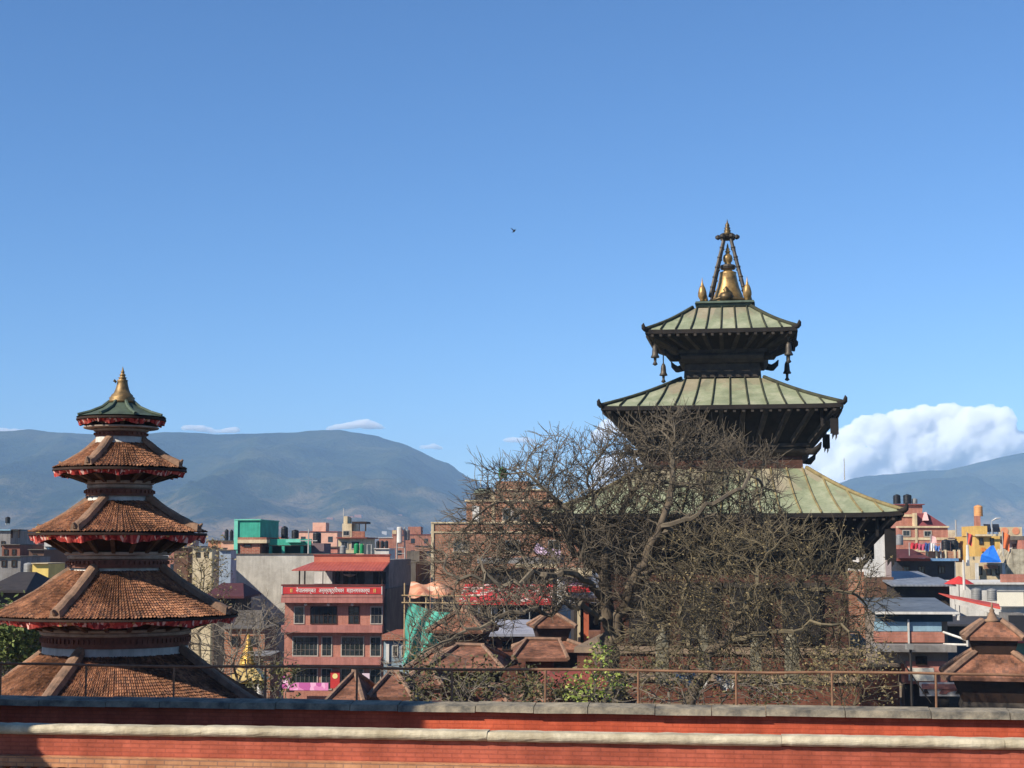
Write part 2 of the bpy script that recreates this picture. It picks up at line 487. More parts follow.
# pipe railing behind the coping
RUST = plain('rusty_pipe', (150,112,84), (112,82,62), scale=3, bump=.2, rough=.7)
t = thing('pipe_railing', 'thin rusty pipe railing standing behind the grey coping', 'railing', (0, D2+1.5, 0), YAW)
def onyaw(px, D0):           # local x on a yawed line through (0, D0)
    u = (px-512)/F/_c
    return u*D0/(math.cos(YAW)-u*math.sin(YAW))
zr = Z(669.5, D2+1.5)
m = MB(); rw = random.Random(3)
pts = [(xx, rw.uniform(-.006, .006), zr+.012*math.sin(xx*1.3)+rw.uniform(-.004, .004)) for xx in np.linspace(-11, 11, 40)]
m.tube(pts, .022, 8); m.build('rail', RUST, t)
for px in (-78, 10, 94, 180, 270, 360, 453, 545, 636, 732, 826, 928, 1022, 1115):
    xx = onyaw(px, D2+1.5); ln = rw.uniform(-.02, .02)
    m = MB(); m.tube([(xx+ln, 0, 15.1), (xx, 0, zr-.004)], .019, 8); m.build('post', RUST, t)
t2 = thing('floodlight_pole', 'thin dark pole carrying a small floodlight with a slanting stay wire', 'lamp post', (X(908, 27.2), 27.2, 0))
DARKMETAL = plain('dark_iron', (52,48,45), (40,36,34), scale=3, rough=.6)
zz = Z(648, 27.2)
m = MB(); m.tube([(0,0,15.1), (0,0,zz)], .022, 8); m.build('pole', DARKMETAL, t2)
m = MB(); m.box(-.085, .03, -.10, .02, zz-.02, zz+.07); m.build('lamp_head', plain('lamp_grey', (150,148,142)), t2)
a = P(898, 655, 27.2); b = P(931, 703, 27.2)
m = MB(); m.tube([a-Vector(t2.location), b-Vector(t2.location)], .014, 6); m.build('stay', DARKMETAL, t2)

# palace tower beside the terrace (outside the picture; it throws the shadow over the walls)
t = thing('palace_tower', 'tall red brick palace tower whose shadow falls across the parapets', 'tower', (-16.65, 20.25, 0))
m = MB(); m.box(-5.6, 5.6, -1.8, 1.8, 0, 31); m.build('wall', BR_RED, t)
WOOD = plain('dark_carved_wood', (62,44,34), (42,31,26), scale=2.5, bump=.6, fine=16)
for zz in (16.2, 22.4, 25.4, 28.6):
    for xx in (-3.6, 0, 3.6):
        m = MB(); m.box(xx-.75, xx+.75, -1.92, -1.75, zz-1, zz+1); w = m.build('window', WOOD, t)
        m = MB(); m.box(xx-.5, xx+.5, -1.95, -1.925, zz-.7, zz+.7); m.build('lattice', plain('lattice_dark', (40,30,25)), w)
TERRA = tiles('terracotta_tiles', [(0,(142,96,70)),(.3,(164,113,82)),(.55,(182,131,98)),(.75,(138,94,72)),(1,(118,88,72))], 1, 1, .85)
m = MB(); m.frustum(6.9, 19.4, 5.66, 20.0, d0=3.1, d1=1.86); m.build('skirt_roof', TERRA, t)
m = MB(); m.frustum(6.6, 31, 1.2, 33.5, d0=2.8, d1=.4); m.build('roof', TERRA, t)

# ================================================================== ROUND FIVE-ROOFED TEMPLE
DT = 40.0; AX = 119
ax = X(AX, DT, 520)
S = DT/F
t = thing('round_temple', 'round five-roofed temple with red brown tiles and a gilded bell finial', 'temple', (ax, DT, 0))
def zy(py): return P(AX, py, DT).z
WHITEWASH = plain('grubby_whitewash', (232,228,218), (190,184,174), scale=2.2, streak=.35, fine=8)
BAND = plain('grey_cornice_plaster', (182,168,152), (140,126,114), scale=3, bump=.4)
FRIEZE = plain('dark_brick_frieze', (132,90,74), (96,66,56), scale=4, bump=.6)
RIDGE = plain('lime_ridge_mortar', (156,122,98), (108,88,74), scale=3.5, bump=.7, fine=7)
CLOTH = cellcolors('red_white_pleats', [(0,(184,66,58)),(.32,(124,38,38)),(.52,(200,96,84)),(.72,(226,184,168)),(.86,(140,52,48)),(.97,(190,150,100))], 17, mapscale=(1,1,.14))
PATINA_D = plain('dark_copper_patina', (86,100,84), (62,72,62), scale=3, rough=.6, bump=.3)
GOLD = plain('worn_gilding', (190,152,92), (110,90,60), scale=3, rough=.42, metal=.45, bump=.2)
GOLD_D = plain('dull_bronze', (120,100,66), (74,64,50), scale=3, rough=.45, metal=.6, bump=.2)

def corrugated_cone(r0, z0, r1, z1, pitch=.088, row=.115, sag=.05):
    m = MB(); ncol = max(24, int(2*PI*r0/pitch)); n = ncol*3
    L = math.hypot(r0-r1, z0-z1); rows = max(4, int(L/row)); jr = random.Random(int(r0*100))
    ring = 0; tint = [jr.uniform(-.012, .012) for _ in range(ncol+1)]
    for i in range(rows):
        for e in (0, 1):
            s_ = (i+e)/rows
            r = r0+(r1-r0)*s_; z = z0+(z1-z0)*s_ - sag*math.sin(PI*s_)
            if e == 1: z -= .022
            for k in range(n):
                a = 2*PI*k/n
                c = .026 if k % 3 == 1 else 0.0
                m.v.append((r*math.cos(a), r*math.sin(a), z+c*(r/r0)**.5+tint[(k//3) % ncol]*(.6 if e else 1)+jr.uniform(-.006, .006)))
            ring += 1
    for j in range(ring-1):
        v0 = (j//2 if j % 2 == 0 else j//2+.999)
        for k in range(n):
            a = j*n+k; b = j*n+(k+1) % n; uu = (k//3) + {0:.0,1:.33,2:.66}[k % 3]
            y0 = j//2+.02; y1 = j//2+.98
            m.face((a, b, b+n, a+n), ((uu+.01, y0), (uu+.32, y0), (uu+.32, y1), (uu+.01, y1)))
    return m
def valance(r, z, drop, n=260, seed=1, flare=.12):
    m = MB(); jr = random.Random(seed); ph = [jr.uniform(0, 6) for _ in range(4)]
    rows = 4
    for i in range(rows+1):
        f = i/rows
        for k in range(n):
            a = 2*PI*k/n
            wob = .5*math.sin(a*23+ph[0])+.35*math.sin(a*41+ph[1])+.25*math.sin(a*67+ph[2])
            d = drop*(.86+.22*math.sin(a*9+ph[3])+.12*wob)
            rr = r - flare*f*.8 + .05*wob*(.3+f) + jr.uniform(-.012, .012)*f
            m.v.append((rr*math.cos(a), rr*math.sin(a), z - d*f))
    for i in range(rows):
        for k in range(n):
            a = i*n+k; b = i*n+(k+1) % n
            m.face((a, b, b+n, a+n))
    return m
RIDGE_ANG = [R(-90+a) for a in (-14, 76, 166, 256)]
def ridge_bar(ang, r0, z0, r1, z1, w=.17, h=.17):
    m = MB(); n = 9; ca, sa = math.cos(ang), math.sin(ang)
    jr = random.Random(int(ang*100+r0*10)); pr = []
    for i in range(n):
        f = i/(n-1); r = r0+(r1-r0)*f; z = z0+(z1-z0)*f-.05*math.sin(PI*f)
        pr.append((r, z, w*(1+jr.uniform(-.1, .1)), h*(1+jr.uniform(-.12, .12))))
    for (r, z, ww, hh) in pr:
        for (sx, sz) in ((-1, -.3), (-.8, .75), (-.3, 1), (.3, 1), (.8, .75), (1, -.3)):
            m.v.append((r*ca - sx*ww*sa, r*sa + sx*ww*ca, z+sz*hh))
    for i in range(n-1):
        for k in range(6):
            a = i*6+k; b = i*6+(k+1) % 6
            m.face((a, b, b+6, a+6))
    m.face(range(6)); m.face([(n-1)*6+k for k in range(6)][::-1])
    return m
# (roof: eave hw, eave y, top hw, top y, cloth bottom y)   then the drum under it, down to the next roof
tiers = [
  dict(e=(44,417.5), t=(12.5,402.5), c=427, bands=[(427,429.5,37,BAND),(429.5,432.5,27,BAND),(432.5,437.5,25,FRIEZE),(437.5,447,24.5,WHITEWASH)]),
  dict(e=(65.5,468.5), t=(24,442.5), c=478.5, bands=[(481,485,34,BAND),(485,489.5,32,BAND),(489.5,496.5,33,FRIEZE),(496.5,505,30.5,WHITEWASH)]),
  dict(e=(87,532), t=(30.5,500.5), c=544.5, bands=[(551.5,555.5,52,BAND),(555.5,559.5,49,BAND),(559.5,567.5,48.5,FRIEZE),(567.5,574,46,WHITEWASH)]),
  dict(e=(119,613.5), t=(46,569.5), c=624.5, bands=[(626.5,630,76,BAND),(630,634,73,BAND),(634,645,71,FRIEZE),(645,657,70,WHITEWASH)]),
  dict(e=(172,716), t=(69,651), c=730, bands=[(735,744,120,BAND),(744,790,110,FRIEZE)]),
]
for i, T in enumerate(tiers):
    re, ze = T['e'][0]*S, zy(T['e'][1]); rt, zt_ = T['t'][0]*S, zy(T['t'][1])
    if i == 0:
        m = MB(); m.lathe([(re, ze), (re*.72, ze+(zt_-ze)*.24), (re*.45, ze+(zt_-ze)*.58), (rt, zt_)], 40, caps=False)
        roof = m.build('metal_roof', PATINA_D, t, smooth=True)
        for a in range(8):
            an = RIDGE_ANG[0]+a*PI/4; m = MB(); ca, sa = math.cos(an), math.sin(an)
            m.tube([(re*ca, re*sa, ze+.03), (re*.72*ca, re*.72*sa, ze+(zt_-ze)*.24+.03), (re*.45*ca, re*.45*sa, ze+(zt_-ze)*.58+.03), (rt*ca, rt*sa, zt_+.02)], .045, 6)
            m.build('seam_rib', PATINA_D, roof)
    else:
        roof = corrugated_cone(re, ze, rt, zt_).build('tiled_roof', TERRA, t)
        for an in RIDGE_ANG:
            ridge_bar(an, re*1.0, ze+.05, rt*1.02, zt_+.06, w=.10+.012*i, h=.10+.012*i).build('ridge', RIDGE, roof)
            # a raised nose where the ridge meets the eave
            ca, sa = math.cos(an), math.sin(an)
            m = MB(); m.tube([(re*.94*ca, re*.94*sa, ze+.10), (re*1.0*ca, re*1.0*sa, ze+.12), (re*1.035*ca, re*1.035*sa, ze+.2)], [.09, .07, .02], 6)
            m.build('ridge_end', RIDGE, roof)
    # eave board, soffit
    m = MB(); m.lathe([(re*.995, ze-.03), (re*1.0, ze-.085), (re*.97, ze-.10), (re*.5, ze+(zt_-ze)*.35)], 64, caps=False); m.build('eave_board', WOOD, t)
    # cloth frill
    valance(re*.985, ze-.06, (ze-.06-zy(T['c']))*.82, n=int(120+re*60), seed=i+3).build('cloth_frill', CLOTH, t, smooth=True)
    # leaning struts under the eave
    b0 = T['bands'][0]; zb0 = zy(b0[0]); rb = T['bands'][1][2]*S if i < 4 else 110*S
    m = MB(); m.lathe([(re*.80, ze-.12), (rb*.97, zb0-.04)], 48, caps=False); m.lathe([(re*.7, ze+.02), (rb*.9, ze+.03), (rb*.93, zb0)], 48, caps=False)
    m.build('soffit', WOOD, t)
    ns = (12, 16, 20, 24, 28)[i]
    for k in range(ns):
        a = 2*PI*(k+.5)/ns; ca, sa = math.cos(a), math.sin(a); m = MB()
        m.beam((re*.86*ca, re*.86*sa, ze-.13), (rb*1.01*ca, rb*1.01*sa, zb0-.02), .09, .11)
        m.build('roof_strut', plain('weathered_strut', (112,92,74), (72,56,46), scale=3), t)
    for (y0, y1, hw, mt) in T['bands']:
        r = hw*S; za, zb_ = zy(y0), zy(y1); m = MB()
        if mt is FRIEZE:
            m.lathe([(r, zb_), (r, za)], 64, caps=False)
            nd = int(2*PI*r/.13)
            for k in range(nd):
                a = 2*PI*k/nd; ca, sa = math.cos(a), math.sin(a)
                m.beam((r*.98*ca, r*.98*sa, zb_+(za-zb_)*.62), ((r+.045)*ca, (r+.045)*sa, zb_+(za-zb_)*.62), .065, (za-zb_)*.4)
            m.build('frieze', mt, t)
        elif mt is BAND:
            d = (za-zb_)
            m.lathe([(r-.05, zb_+.004), (r-.015, zb_+d*.2), (r, zb_+d*.45), (r, za-d*.15), (r-.03, za-.004)], 64); m.build('cornice', mt, t, smooth=False)
        else:
            m.lathe([(r*1.04, zb_-.12), (r*1.01, zb_), (r, za+.02)], 64); m.build('drum', mt, t, smooth=True)
m = MB(); m.lathe([(106*S, 0), (106*S, zy(788))], 64); m.build('base_drum', BR_DULL, t)
# finial
fin = MB()
prof = [(402.5,13.2),(401,13.5),(399.5,12.2),(398,12.8),(396.5,11),(395,10.5),(393,8.2),(389,6.6),(385,5.6),(381.5,5.0),(380.5,5.6),(379.5,3.6),(378.5,3.4),(377.8,4.6),(377,2.6),(375.8,2.5),(375,3.5),(374,2.0),(372.5,1.6),(372,2.2),(371,1.2),(369,.8),(366.5,.1)]
fin.lathe([(w*S, zy(y)) for (y, w) in prof], 24); f = fin.build('finial', plain('aged_gilding', (158,128,84), (84,72,54), scale=4, rough=.45, metal=.35, bump=.3), t, smooth=True)
m = MB(); m.lathe([(14.2*S, zy(403.4)), (14.6*S, zy(402.2)), (13*S, zy(401.6))], 24); m.build('finial_collar', GOLD_D, f)
m = MB(); a = Vector((-5.2*S, -.1, zy(383)))
m.tube([a, a+Vector((-.05, -.02, .06)), a+Vector((-.07, -.03, .02))], [.03, .035, .01], 6); m.build('finial_ornament', GOLD_D, f)

# ================================================================== TALL SQUARE TEMPLE WITH GREEN METAL ROOFS
DQ = 85.0; SQ = DQ/F; QX = 724.0; QROT = R(-9.0)
qx = X(QX, DQ, 420)
t = thing('tall_pagoda', 'tall dark square pagoda with three green metal roofs and a gilded finial', 'temple', (qx, DQ, 0), QROT)
def patina_mat():
    t_ = NT('green_roof_patina'); o = t_.tc.outputs['Object']; uv = t_.tc.outputs['UV']
    n1 = t_.noise(t_.mapping(o, (1, 1, .4)), 1.1, 5, .65); n2 = t_.noise(o, .5, 4, .7); n3 = t_.noise(o, 7, 3, .7)
    col = t_.ramp(n1, [(.3, lin((128,134,106))), (.5, lin((148,153,124))), (.68, lin((170,170,142)))])
    sep = t_.node('ShaderNodeSeparateXYZ'); t_.link(uv, sep.inputs[0])
    wn_ = t_.node('ShaderNodeTexWhiteNoise', noise_dimensions='2D')
    cb_ = t_.node('ShaderNodeCombineXYZ'); t_.link(t_.math('FLOOR', sep.outputs[0]), cb_.inputs[0]); t_.link(t_.math('FLOOR', t_.math('MULTIPLY', sep.outputs[1], 2.0)), cb_.inputs[1])
    t_.link(cb_.outputs[0], wn_.inputs['Vector'])
    # replaced sheets near the top: rust, bare and pinkish ones
    hi = t_.math('ADD', t_.math('MULTIPLY', sep.outputs[1], .55), t_.math('MULTIPLY', n2, .9))
    stain = t_.ramp(wn_.outputs['Value'], [(.0, lin((128,112,96))), (.35, lin((150,140,116))), (.6, lin((158,140,120))), (.8, lin((112,110,92))), (1, lin((136,146,112)))])
    col = t_.mix(t_.ramp(hi, [(.77, (0,0,0,1)), (.9, (.7,.7,.7,1))]), col, stain)
    col = t_.mix(.35, col, t_.ramp(wn_.outputs['Value'], [(0, (.7,.72,.7,1)), (1, (1,1,1,1))]), 'MULTIPLY')
    col = t_.mix(.45, col, t_.ramp(n3, [(.3, (.55,.55,.5,1)), (.7, (1,1,1,1))]), 'MULTIPLY')
    t_.color(col); t_.rough(.55); t_.bump(n3, .25, .03); return t_.mat
PATINA = patina_mat()
SEAM = plain('roof_seam_metal', (72,74,54), (50,50,40), scale=2)
SEAM_TAN = plain('roof_seam_rusted', (150,134,92), (112,100,70), scale=2)
BLACKWOOD = plain('blackened_timber', (46,40,35), (30,27,25), scale=2.2, bump=.6, fine=14)
BLACKWOOD2 = plain('carved_dark_band', (74,66,58), (46,42,38), scale=2.5, bump=.8, fine=16)
BR_OLD = brick('old_temple_brick', (128,76,58), (112,66,52), (104,80,66), w=.3, h=.09, m=.012, blotch=.6)
BR_DARK = brick('shaded_temple_brick', (96,62,50), (82,54,44), (80,62,52), w=.3, h=.09, m=.012, blotch=.6)  # old temple brick darkened: the temple's shade is put into the colour
FR = lambda hw: hw*DQ/(F+hw*.9)
def zq(py): return P(QX, py, DQ).z
def zqf(py, hw):            # height of something seen at py on the front face, hw pixels in front of the axis
    return P(QX, py, DQ-FR(hw)).z
def square_roof(name, he, ye, ht, yt, nseam, seam_mat, lift=.25, sag=.10):
    E, T_ = FR(he), FR(ht); ze, zt_ = zqf(ye, he), zqf(yt, ht)
    def pt(side, u, v, dz=0.0):
        h = E+(T_-E)*v
        z = ze+(zt_-ze)*v - sag*math.sin(PI*v) + lift*abs(u)**9*(1-v)**2 + dz
        p = (u*h, -h, z)
        c, s_ = [(1,0),(0,1),(-1,0),(0,-1)][side]
        return (p[0]*c-p[1]*s_, p[0]*s_+p[1]*c, p[2])
    m = MB(); nu, nv = nseam*2, 6
    for side in range(4):
        b = len(m.v)
        for j in range(nv+1):
            for i in range(nu+1): m.v.append(pt(side, -1+2*i/nu, j/nv))
        for j in range(nv):
            for i in range(nu):
                a = b+j*(nu+1)+i; k = nu+1
                u0 = side*50+i*nseam/nu; u1 = side*50+(i+1)*nseam/nu
                m.face((a, a+1, a+1+k, a+k), ((u0+.01, j/nv), (u1-.01, j/nv), (u1-.01, (j+1)/nv), (u0+.01, (j+1)/nv)))
    roof = m.build('green_roof', PATINA, t)
    m = MB()
    for side in range(4):
        for i in range(1, nseam):
            u = -1+2*i/nseam
            # seams run straight up the slope, stopping at the hip
            x0 = u*E; pts = []
            for j in range(nv+1):
                v = j/nv; h = E+(T_-E)*v
                if abs(x0) > h: 
                    pass
                if abs(x0)*(1-.16*v) > h:
                    v = (E-abs(x0))/((E-T_)-.16*abs(x0)); h = E+(T_-E)*v
                    pts.append(pt(side, math.copysign(1, x0), v, .05)); break
                xs = x0*(1-.35*v) if False else x0*(1-.16*v)
                pts.append(pt(side, xs/h, v, .05))
            if len(pts) > 1: m.tube(pts, .048, 5)
    m.build('seam', seam_mat, roof)
    for side in range(4):
        m = MB(); pts = [pt(side, 1, j/8, .06) for j in range(9)]
        m.tube(pts, .10, 6)
        m.build('hip_ridge', SEAM_TAN if seam_mat is SEAM_TAN else SEAM, roof, smooth=True)
        p0 = Vector(pt(side, 1, 0, .02)); d = Vector((p0.x, p0.y, 0)).normalized()
        m = MB(); sc_ = .28+E*.012
        m.tube([p0-d*.3, p0+d*.12*sc_, p0+d*.42*sc_+Vector((0,0,.18*sc_)), p0+d*.52*sc_+Vector((0,0,.62*sc_)), p0+d*.42*sc_+Vector((0,0,.95*sc_))], [.14, .14, .12, .09, .02], 6)
        m.build('upturned_tip', BLACKWOOD, roof, smooth=True)
    # eave board: follows the lifted edge
    m = MB()
    for side in range(4):
        n = 24
        for i in range(n):
            a = Vector(pt(side, -1+2*i/n, 0)); b = Vector(pt(side, -1+2*(i+1)/n, 0))
            o_ = Vector(pt(side, 0, 0)); o_ = Vector((o_.x, o_.y, 0)).normalized()*.03
            m.poly([a+o_-Vector((0,0,.20)), b+o_-Vector((0,0,.20)), b+o_+Vector((0,0,.012)), a+o_+Vector((0,0,.012))])
            m.poly([a-o_*3-Vector((0,0,.22)), b-o_*3-Vector((0,0,.22)), b+o_-Vector((0,0,.20)), a+o_-Vector((0,0,.20))][::-1])
    m.build('eave_board', BLACKWOOD, t)
    return ze, E
def under(ze, E, hb, yb, nst, ycor, hcor):
    """dark soffit, rafters, leaning struts and the stepped cornice below them"""
    B = FR(hb); zb_ = zq(yb)
    m = MB()
    m.frustum(B*1.0, zb_, E*.93, ze-.12); m.build('soffit', BLACKWOOD, t)
    back = MB()
    for side in range(4):
        c, s_ = [(1,0),(0,1),(-1,0),(0,-1)][side]
        rot = lambda p: (p[0]*c-p[1]*s_, p[0]*s_+p[1]*c, p[2])
        for i in range(nst+1):
            u = -1+2*i/nst; m = MB() if side < 2 else back
            m.beam(rot((u*E*.95, -E*.965, ze-.16)), rot((u*B*1.02, -B*1.03, zb_+.05)), .20, .24)
            if side < 2: m.build('roof_strut', BLACKWOOD2, t)
    o_ = back.build('roof_strut', BLACKWOOD2, t); o_['kind'] = 'stuff'
    m = MB()
    for side in range(4):
        c, s_ = [(1,0),(0,1),(-1,0),(0,-1)][side]
        n = int(E*2/.45)
        for i in range(n):
            u = -E*.97+2*E*.97*(i+.5)/n
            p = (u, -E*.985, ze-.27); 
            m.box(*[q for q in sorted((p[0]*c-p[1]*s_-.07, p[0]*c-p[1]*s_+.07))], *[q for q in sorted((p[0]*s_+p[1]*c-.07, p[0]*s_+p[1]*c+.07))], p[2]-.07, p[2]+.05)
    o_ = m.build('rafter_end', BLACKWOOD2, t); o_['kind'] = 'stuff'
    # cornice
    C_ = FR(hcor); zc = zq(ycor); hgt = (zb_-zc)
    m = MB()
    m.frustum(C_*.90, zc, C_*.97, zc+hgt*.25); m.frustum(C_*.97, zc+hgt*.26, C_, zc+hgt*.5)
    m.frustum(C_*.93, zc+hgt*.51, C_*.93, zc+hgt*.72); m.frustum(C_*.98, zc+hgt*.73, C_*.98, zc+hgt*.99)
    m.build('cornice', BLACKWOOD2, t)
    for sx in (-1, 1):
        for sy in (-1, 1):
            a = Vector((sx*C_*.95, sy*C_*.95, zc+hgt*.35)); d = Vector((sx, sy, 0)).normalized()
            m = MB(); m.tube([a, a+d*.45+Vector((0,0,-.05)), a+d*.8+Vector((0,0,.18)), a+d*.95+Vector((0,0,.42))], [.2,.19,.13,.03], 6)
            m.build('corner_ornament', BLACKWOOD, t, smooth=True)
BLK = dict()
# top roof
ze1, E1 = square_roof('top', 75.5, 328.5, 29, 307.5, 10, SEAM, lift=.03)
under(ze1, E1, 44, 354, 8, 367, 46)
m = MB(); m.frustum(FR(38.5), zq(381), FR(37.5), zq(366)); m.build('wall', BLACKWOOD2, t)
# middle roof
ze2, E2 = square_roof('middle', 119.5, 405, 41, 378.5, 13, SEAM, lift=.04)
under(ze2, E2, 84, 449, 10, 461, 88)
m = MB(); m.frustum(FR(79), zq(474), FR(78), zq(460)); m.build('wall', BR_DARK, t)
# lower roof
ze3, E3 = square_roof('lower', 176, 513.5, 82, 469, 18, SEAM_TAN, lift=.10, sag=.2)
under(ze3, E3, 128, 556, 14, 568, 132)
zw = zq(568)
m = MB(); m.frustum(FR(122), zq(640), FR(120), zw); m.build('wall', BR_DARK, t)
for i, xx in enumerate((-.62, -.2, .2, .62)):
    m = MB(); m.box(xx*FR(121)-.9, xx*FR(121)+.9, -FR(121)-.25, -FR(121)+.1, zq(636), zq(585)); d = m.build('door', BLACKWOOD, t)
    m = MB(); m.box(xx*FR(121)-1.15, xx*FR(121)+1.15, -FR(121)-.33, -FR(121)+.1, zq(585)+.003, zq(580)); m.build('lintel', BLACKWOOD2, d)
# plinth steps
PL = plain('plinth_ledge_stone', (150,128,104), (116,100,84), scale=1.2, bump=.4)
for k, (hw, y0, y1) in enumerate(((158, 664, 640), (170, 690, 664), (182, 740, 690), (194, 900, 740))):
    m = MB(); z1 = zq(y1); z0 = max(0, zq(y0)) if k < 3 else 0
    m.frustum(FR(hw)*.92, z0, FR(hw)*.92, z1-.28); m.build('plinth', BR_OLD, t)
    m = MB(); m.frustum(FR(hw)*.92+.15, z1-.277, FR(hw)*.92+.12, z1-.003); m.build('plinth_ledge', PL, t)
# corner bells of the top roof, hanging metal pennants below
BRONZE = plain('dark_bronze_bell', (92,84,74), (58,54,50), scale=3, rough=.5, metal=.4)
for sx in (-1, 1):
    for sy in (-1, 1):
        bx, by = sx*E1*.885, sy*E1*.885; zb_ = ze1-.2
        m = MB()
        L = .55 if sy < 0 else .75
        m.tube([(bx,by,zb_), (bx,by,zb_-L)], .035, 5)
        m.lathe([(.06, -L+.05), (.13, -L-.1), (.15, -L-.3), (.16, -L-.46), (.23, -L-.6), (.21, -L-.64), (.08, -L-.6), (.07, -L-.85), (.14, -L-.98), (.03, -L-1.05)], 14, bx, by, zb_)
        m.build('corner_bell', BRONZE, t, smooth=True)
for (E_, z_, L, wd) in ((E2, ze2, .75, .2), (E3, ze3, 1.5, .26)):
    for sy in (-1, 1):
        bx, by = E_*.93, sy*E_*.93; zb_ = z_-.2; m = MB()
        m.beam((bx,by,zb_), (bx,by,zb_-.55), .06)
        for k in range(5):
            x0 = bx-wd+2*wd*k/5; d_ = (.0, .28, .1, .34, .06)[k]
            m.hexa([(x0,by-.05,zb_-.5-L-d_),(x0+.4*wd,by-.05,zb_-.5-L-d_*.5),(x0+.4*wd,by+.08,zb_-.5-L-d_*.5),(x0,by+.08,zb_-.5-L-d_),
                    (x0,by-.08,zb_-.5),(x0+.4*wd,by-.08,zb_-.5),(x0+.4*wd,by+.12,zb_-.5),(x0,by+.12,zb_-.5)])
        m.beam((bx-.6,by,zb_), (bx-.6,by,zb_-.9), .13)
        m.build('hanging_pennant', BLACKWOOD, t)
# finial group
m = MB()
m.frustum(FR(28), zq(311), FR(29.5), zq(309.3), FR(3)); m.frustum(FR(27), zq(309.2), FR(27), zq(307.1), FR(3)); m.frustum(FR(30), zq(307), FR(29), zq(305), FR(3))
m.build('finial_platform', PATINA_D, t)
fz = lambda y: zq(y+2.2*max(0, min(1, (y-219)/84))); FS = SQ
FX = FR(6)
prof = [(303,16.5),(299,16.2),(295,14.8),(291,13.2),(286,11.2),(280,9.6),(273,8.2),(271.5,8.6),(270.5,6),(269.5,4),(268,5.5),(266,7.2),(264.8,6.6),(263.5,3.6),(262,3.2),(260,4.6),(257.5,5.0),(255,4.2),(253.5,2.2),(252,2.0),(251,3),(250,1.6),(248.6,2.2),(247.5,1.2),(245,.9),(243,.2)]
m = MB(); m.lathe([(w*FS, fz(y)) for (y, w) in prof], 28, FX, 0); fn = m.build('bell_finial', GOLD, t, smooth=True)
m = MB(); m.lathe([(7.4*FS, fz(268.2)), (8.2*FS, fz(266)), (7.2*FS, fz(264.2)), (4*FS, fz(263.6))], 12, FX, 0); m.build('lotus_collar', BRONZE, fn)
m = MB(); m.lathe([(.2, fz(303)), (.36, fz(300)), (.4, fz(297)), (.28, fz(293.5)), (.1, fz(292.5)), (.16, fz(290)), (.02, fz(287))], 12, FX-.1, -.85); m.build('front_ornament', GOLD_D, fn, smooth=True)
m = MB(); m.tube([(FX-1.0,-.9,fz(301.5)), (FX-.3,-1.0,fz(298)), (FX+.05,-.95,fz(298.6)), (FX+.7,-.9,fz(300)), (FX+1.3,-.8,fz(301.5))], [.06,.1,.12,.1,.05], 6); m.build('serpent_ornament', GOLD_D, fn, smooth=True)
for (sx, sy) in ((-1,-1), (1,-1), (1,1), (-1,1)):
    cx, cy_ = sx*FR(22.5)+FR(3), sy*FR(22.5)
    m = MB(); m.lathe([(w*FS, fz(y)) for (y, w) in [(302.5,2.6),(300.5,2.2),(299.5,3.2),(297,4.4),(294,4.3),(290,3.3),(287.5,2.2),(286.5,1.2),(285.5,1.5),(284.5,.8),(282,.5),(279,.1)]], 16, cx, cy_)
    m.build('corner_finial', GOLD, t, smooth=True)
    m = MB(); a = Vector((FX+sx*FR(18), sy*FR(16), fz(297))); b = Vector((FX+sx*FR(3.2), sy*FR(3), fz(238)))
    m.tube([a, a.lerp(b, .5), b], .10, 6)
    for k in range(1, 6):
        q = a.lerp(b, k/6); m.lathe([(.11, -.05), (.135, 0), (.11, .05)], 8, q.x, q.y, q.z)
    m.build('canopy_pole', BRONZE, t)
m = MB(); m.lathe([(3*FS, fz(240)), (7*FS, fz(237.6)), (7.6*FS, fz(236.6)), (4*FS, fz(235.4))], 16, FX, 0)
for a in range(6):
    an = a*PI/3; m.lathe([(.02,-.14),(.15,-.06),(.16,.06),(.02,.15)], 8, FX+.50*math.cos(an), .5*math.sin(an), fz(237))
cn = m.build('canopy_ring', BRONZE, t)
m = MB(); m.lathe([(w*FS, fz(y)) for (y, w) in [(236,3.4),(233.5,4.4),(232.8,4.2),(232.4,2.6),(230.8,3.8),(230.2,3.4),(229.8,2.2),(228.2,3.3),(227.6,2.8),(227,1.8),(225.6,2.4),(224,1.7),(222.5,.8),(219.5,.15)]], 18, FX, 0)
m.build('top_spire', GOLD_D, cn, smooth=True)
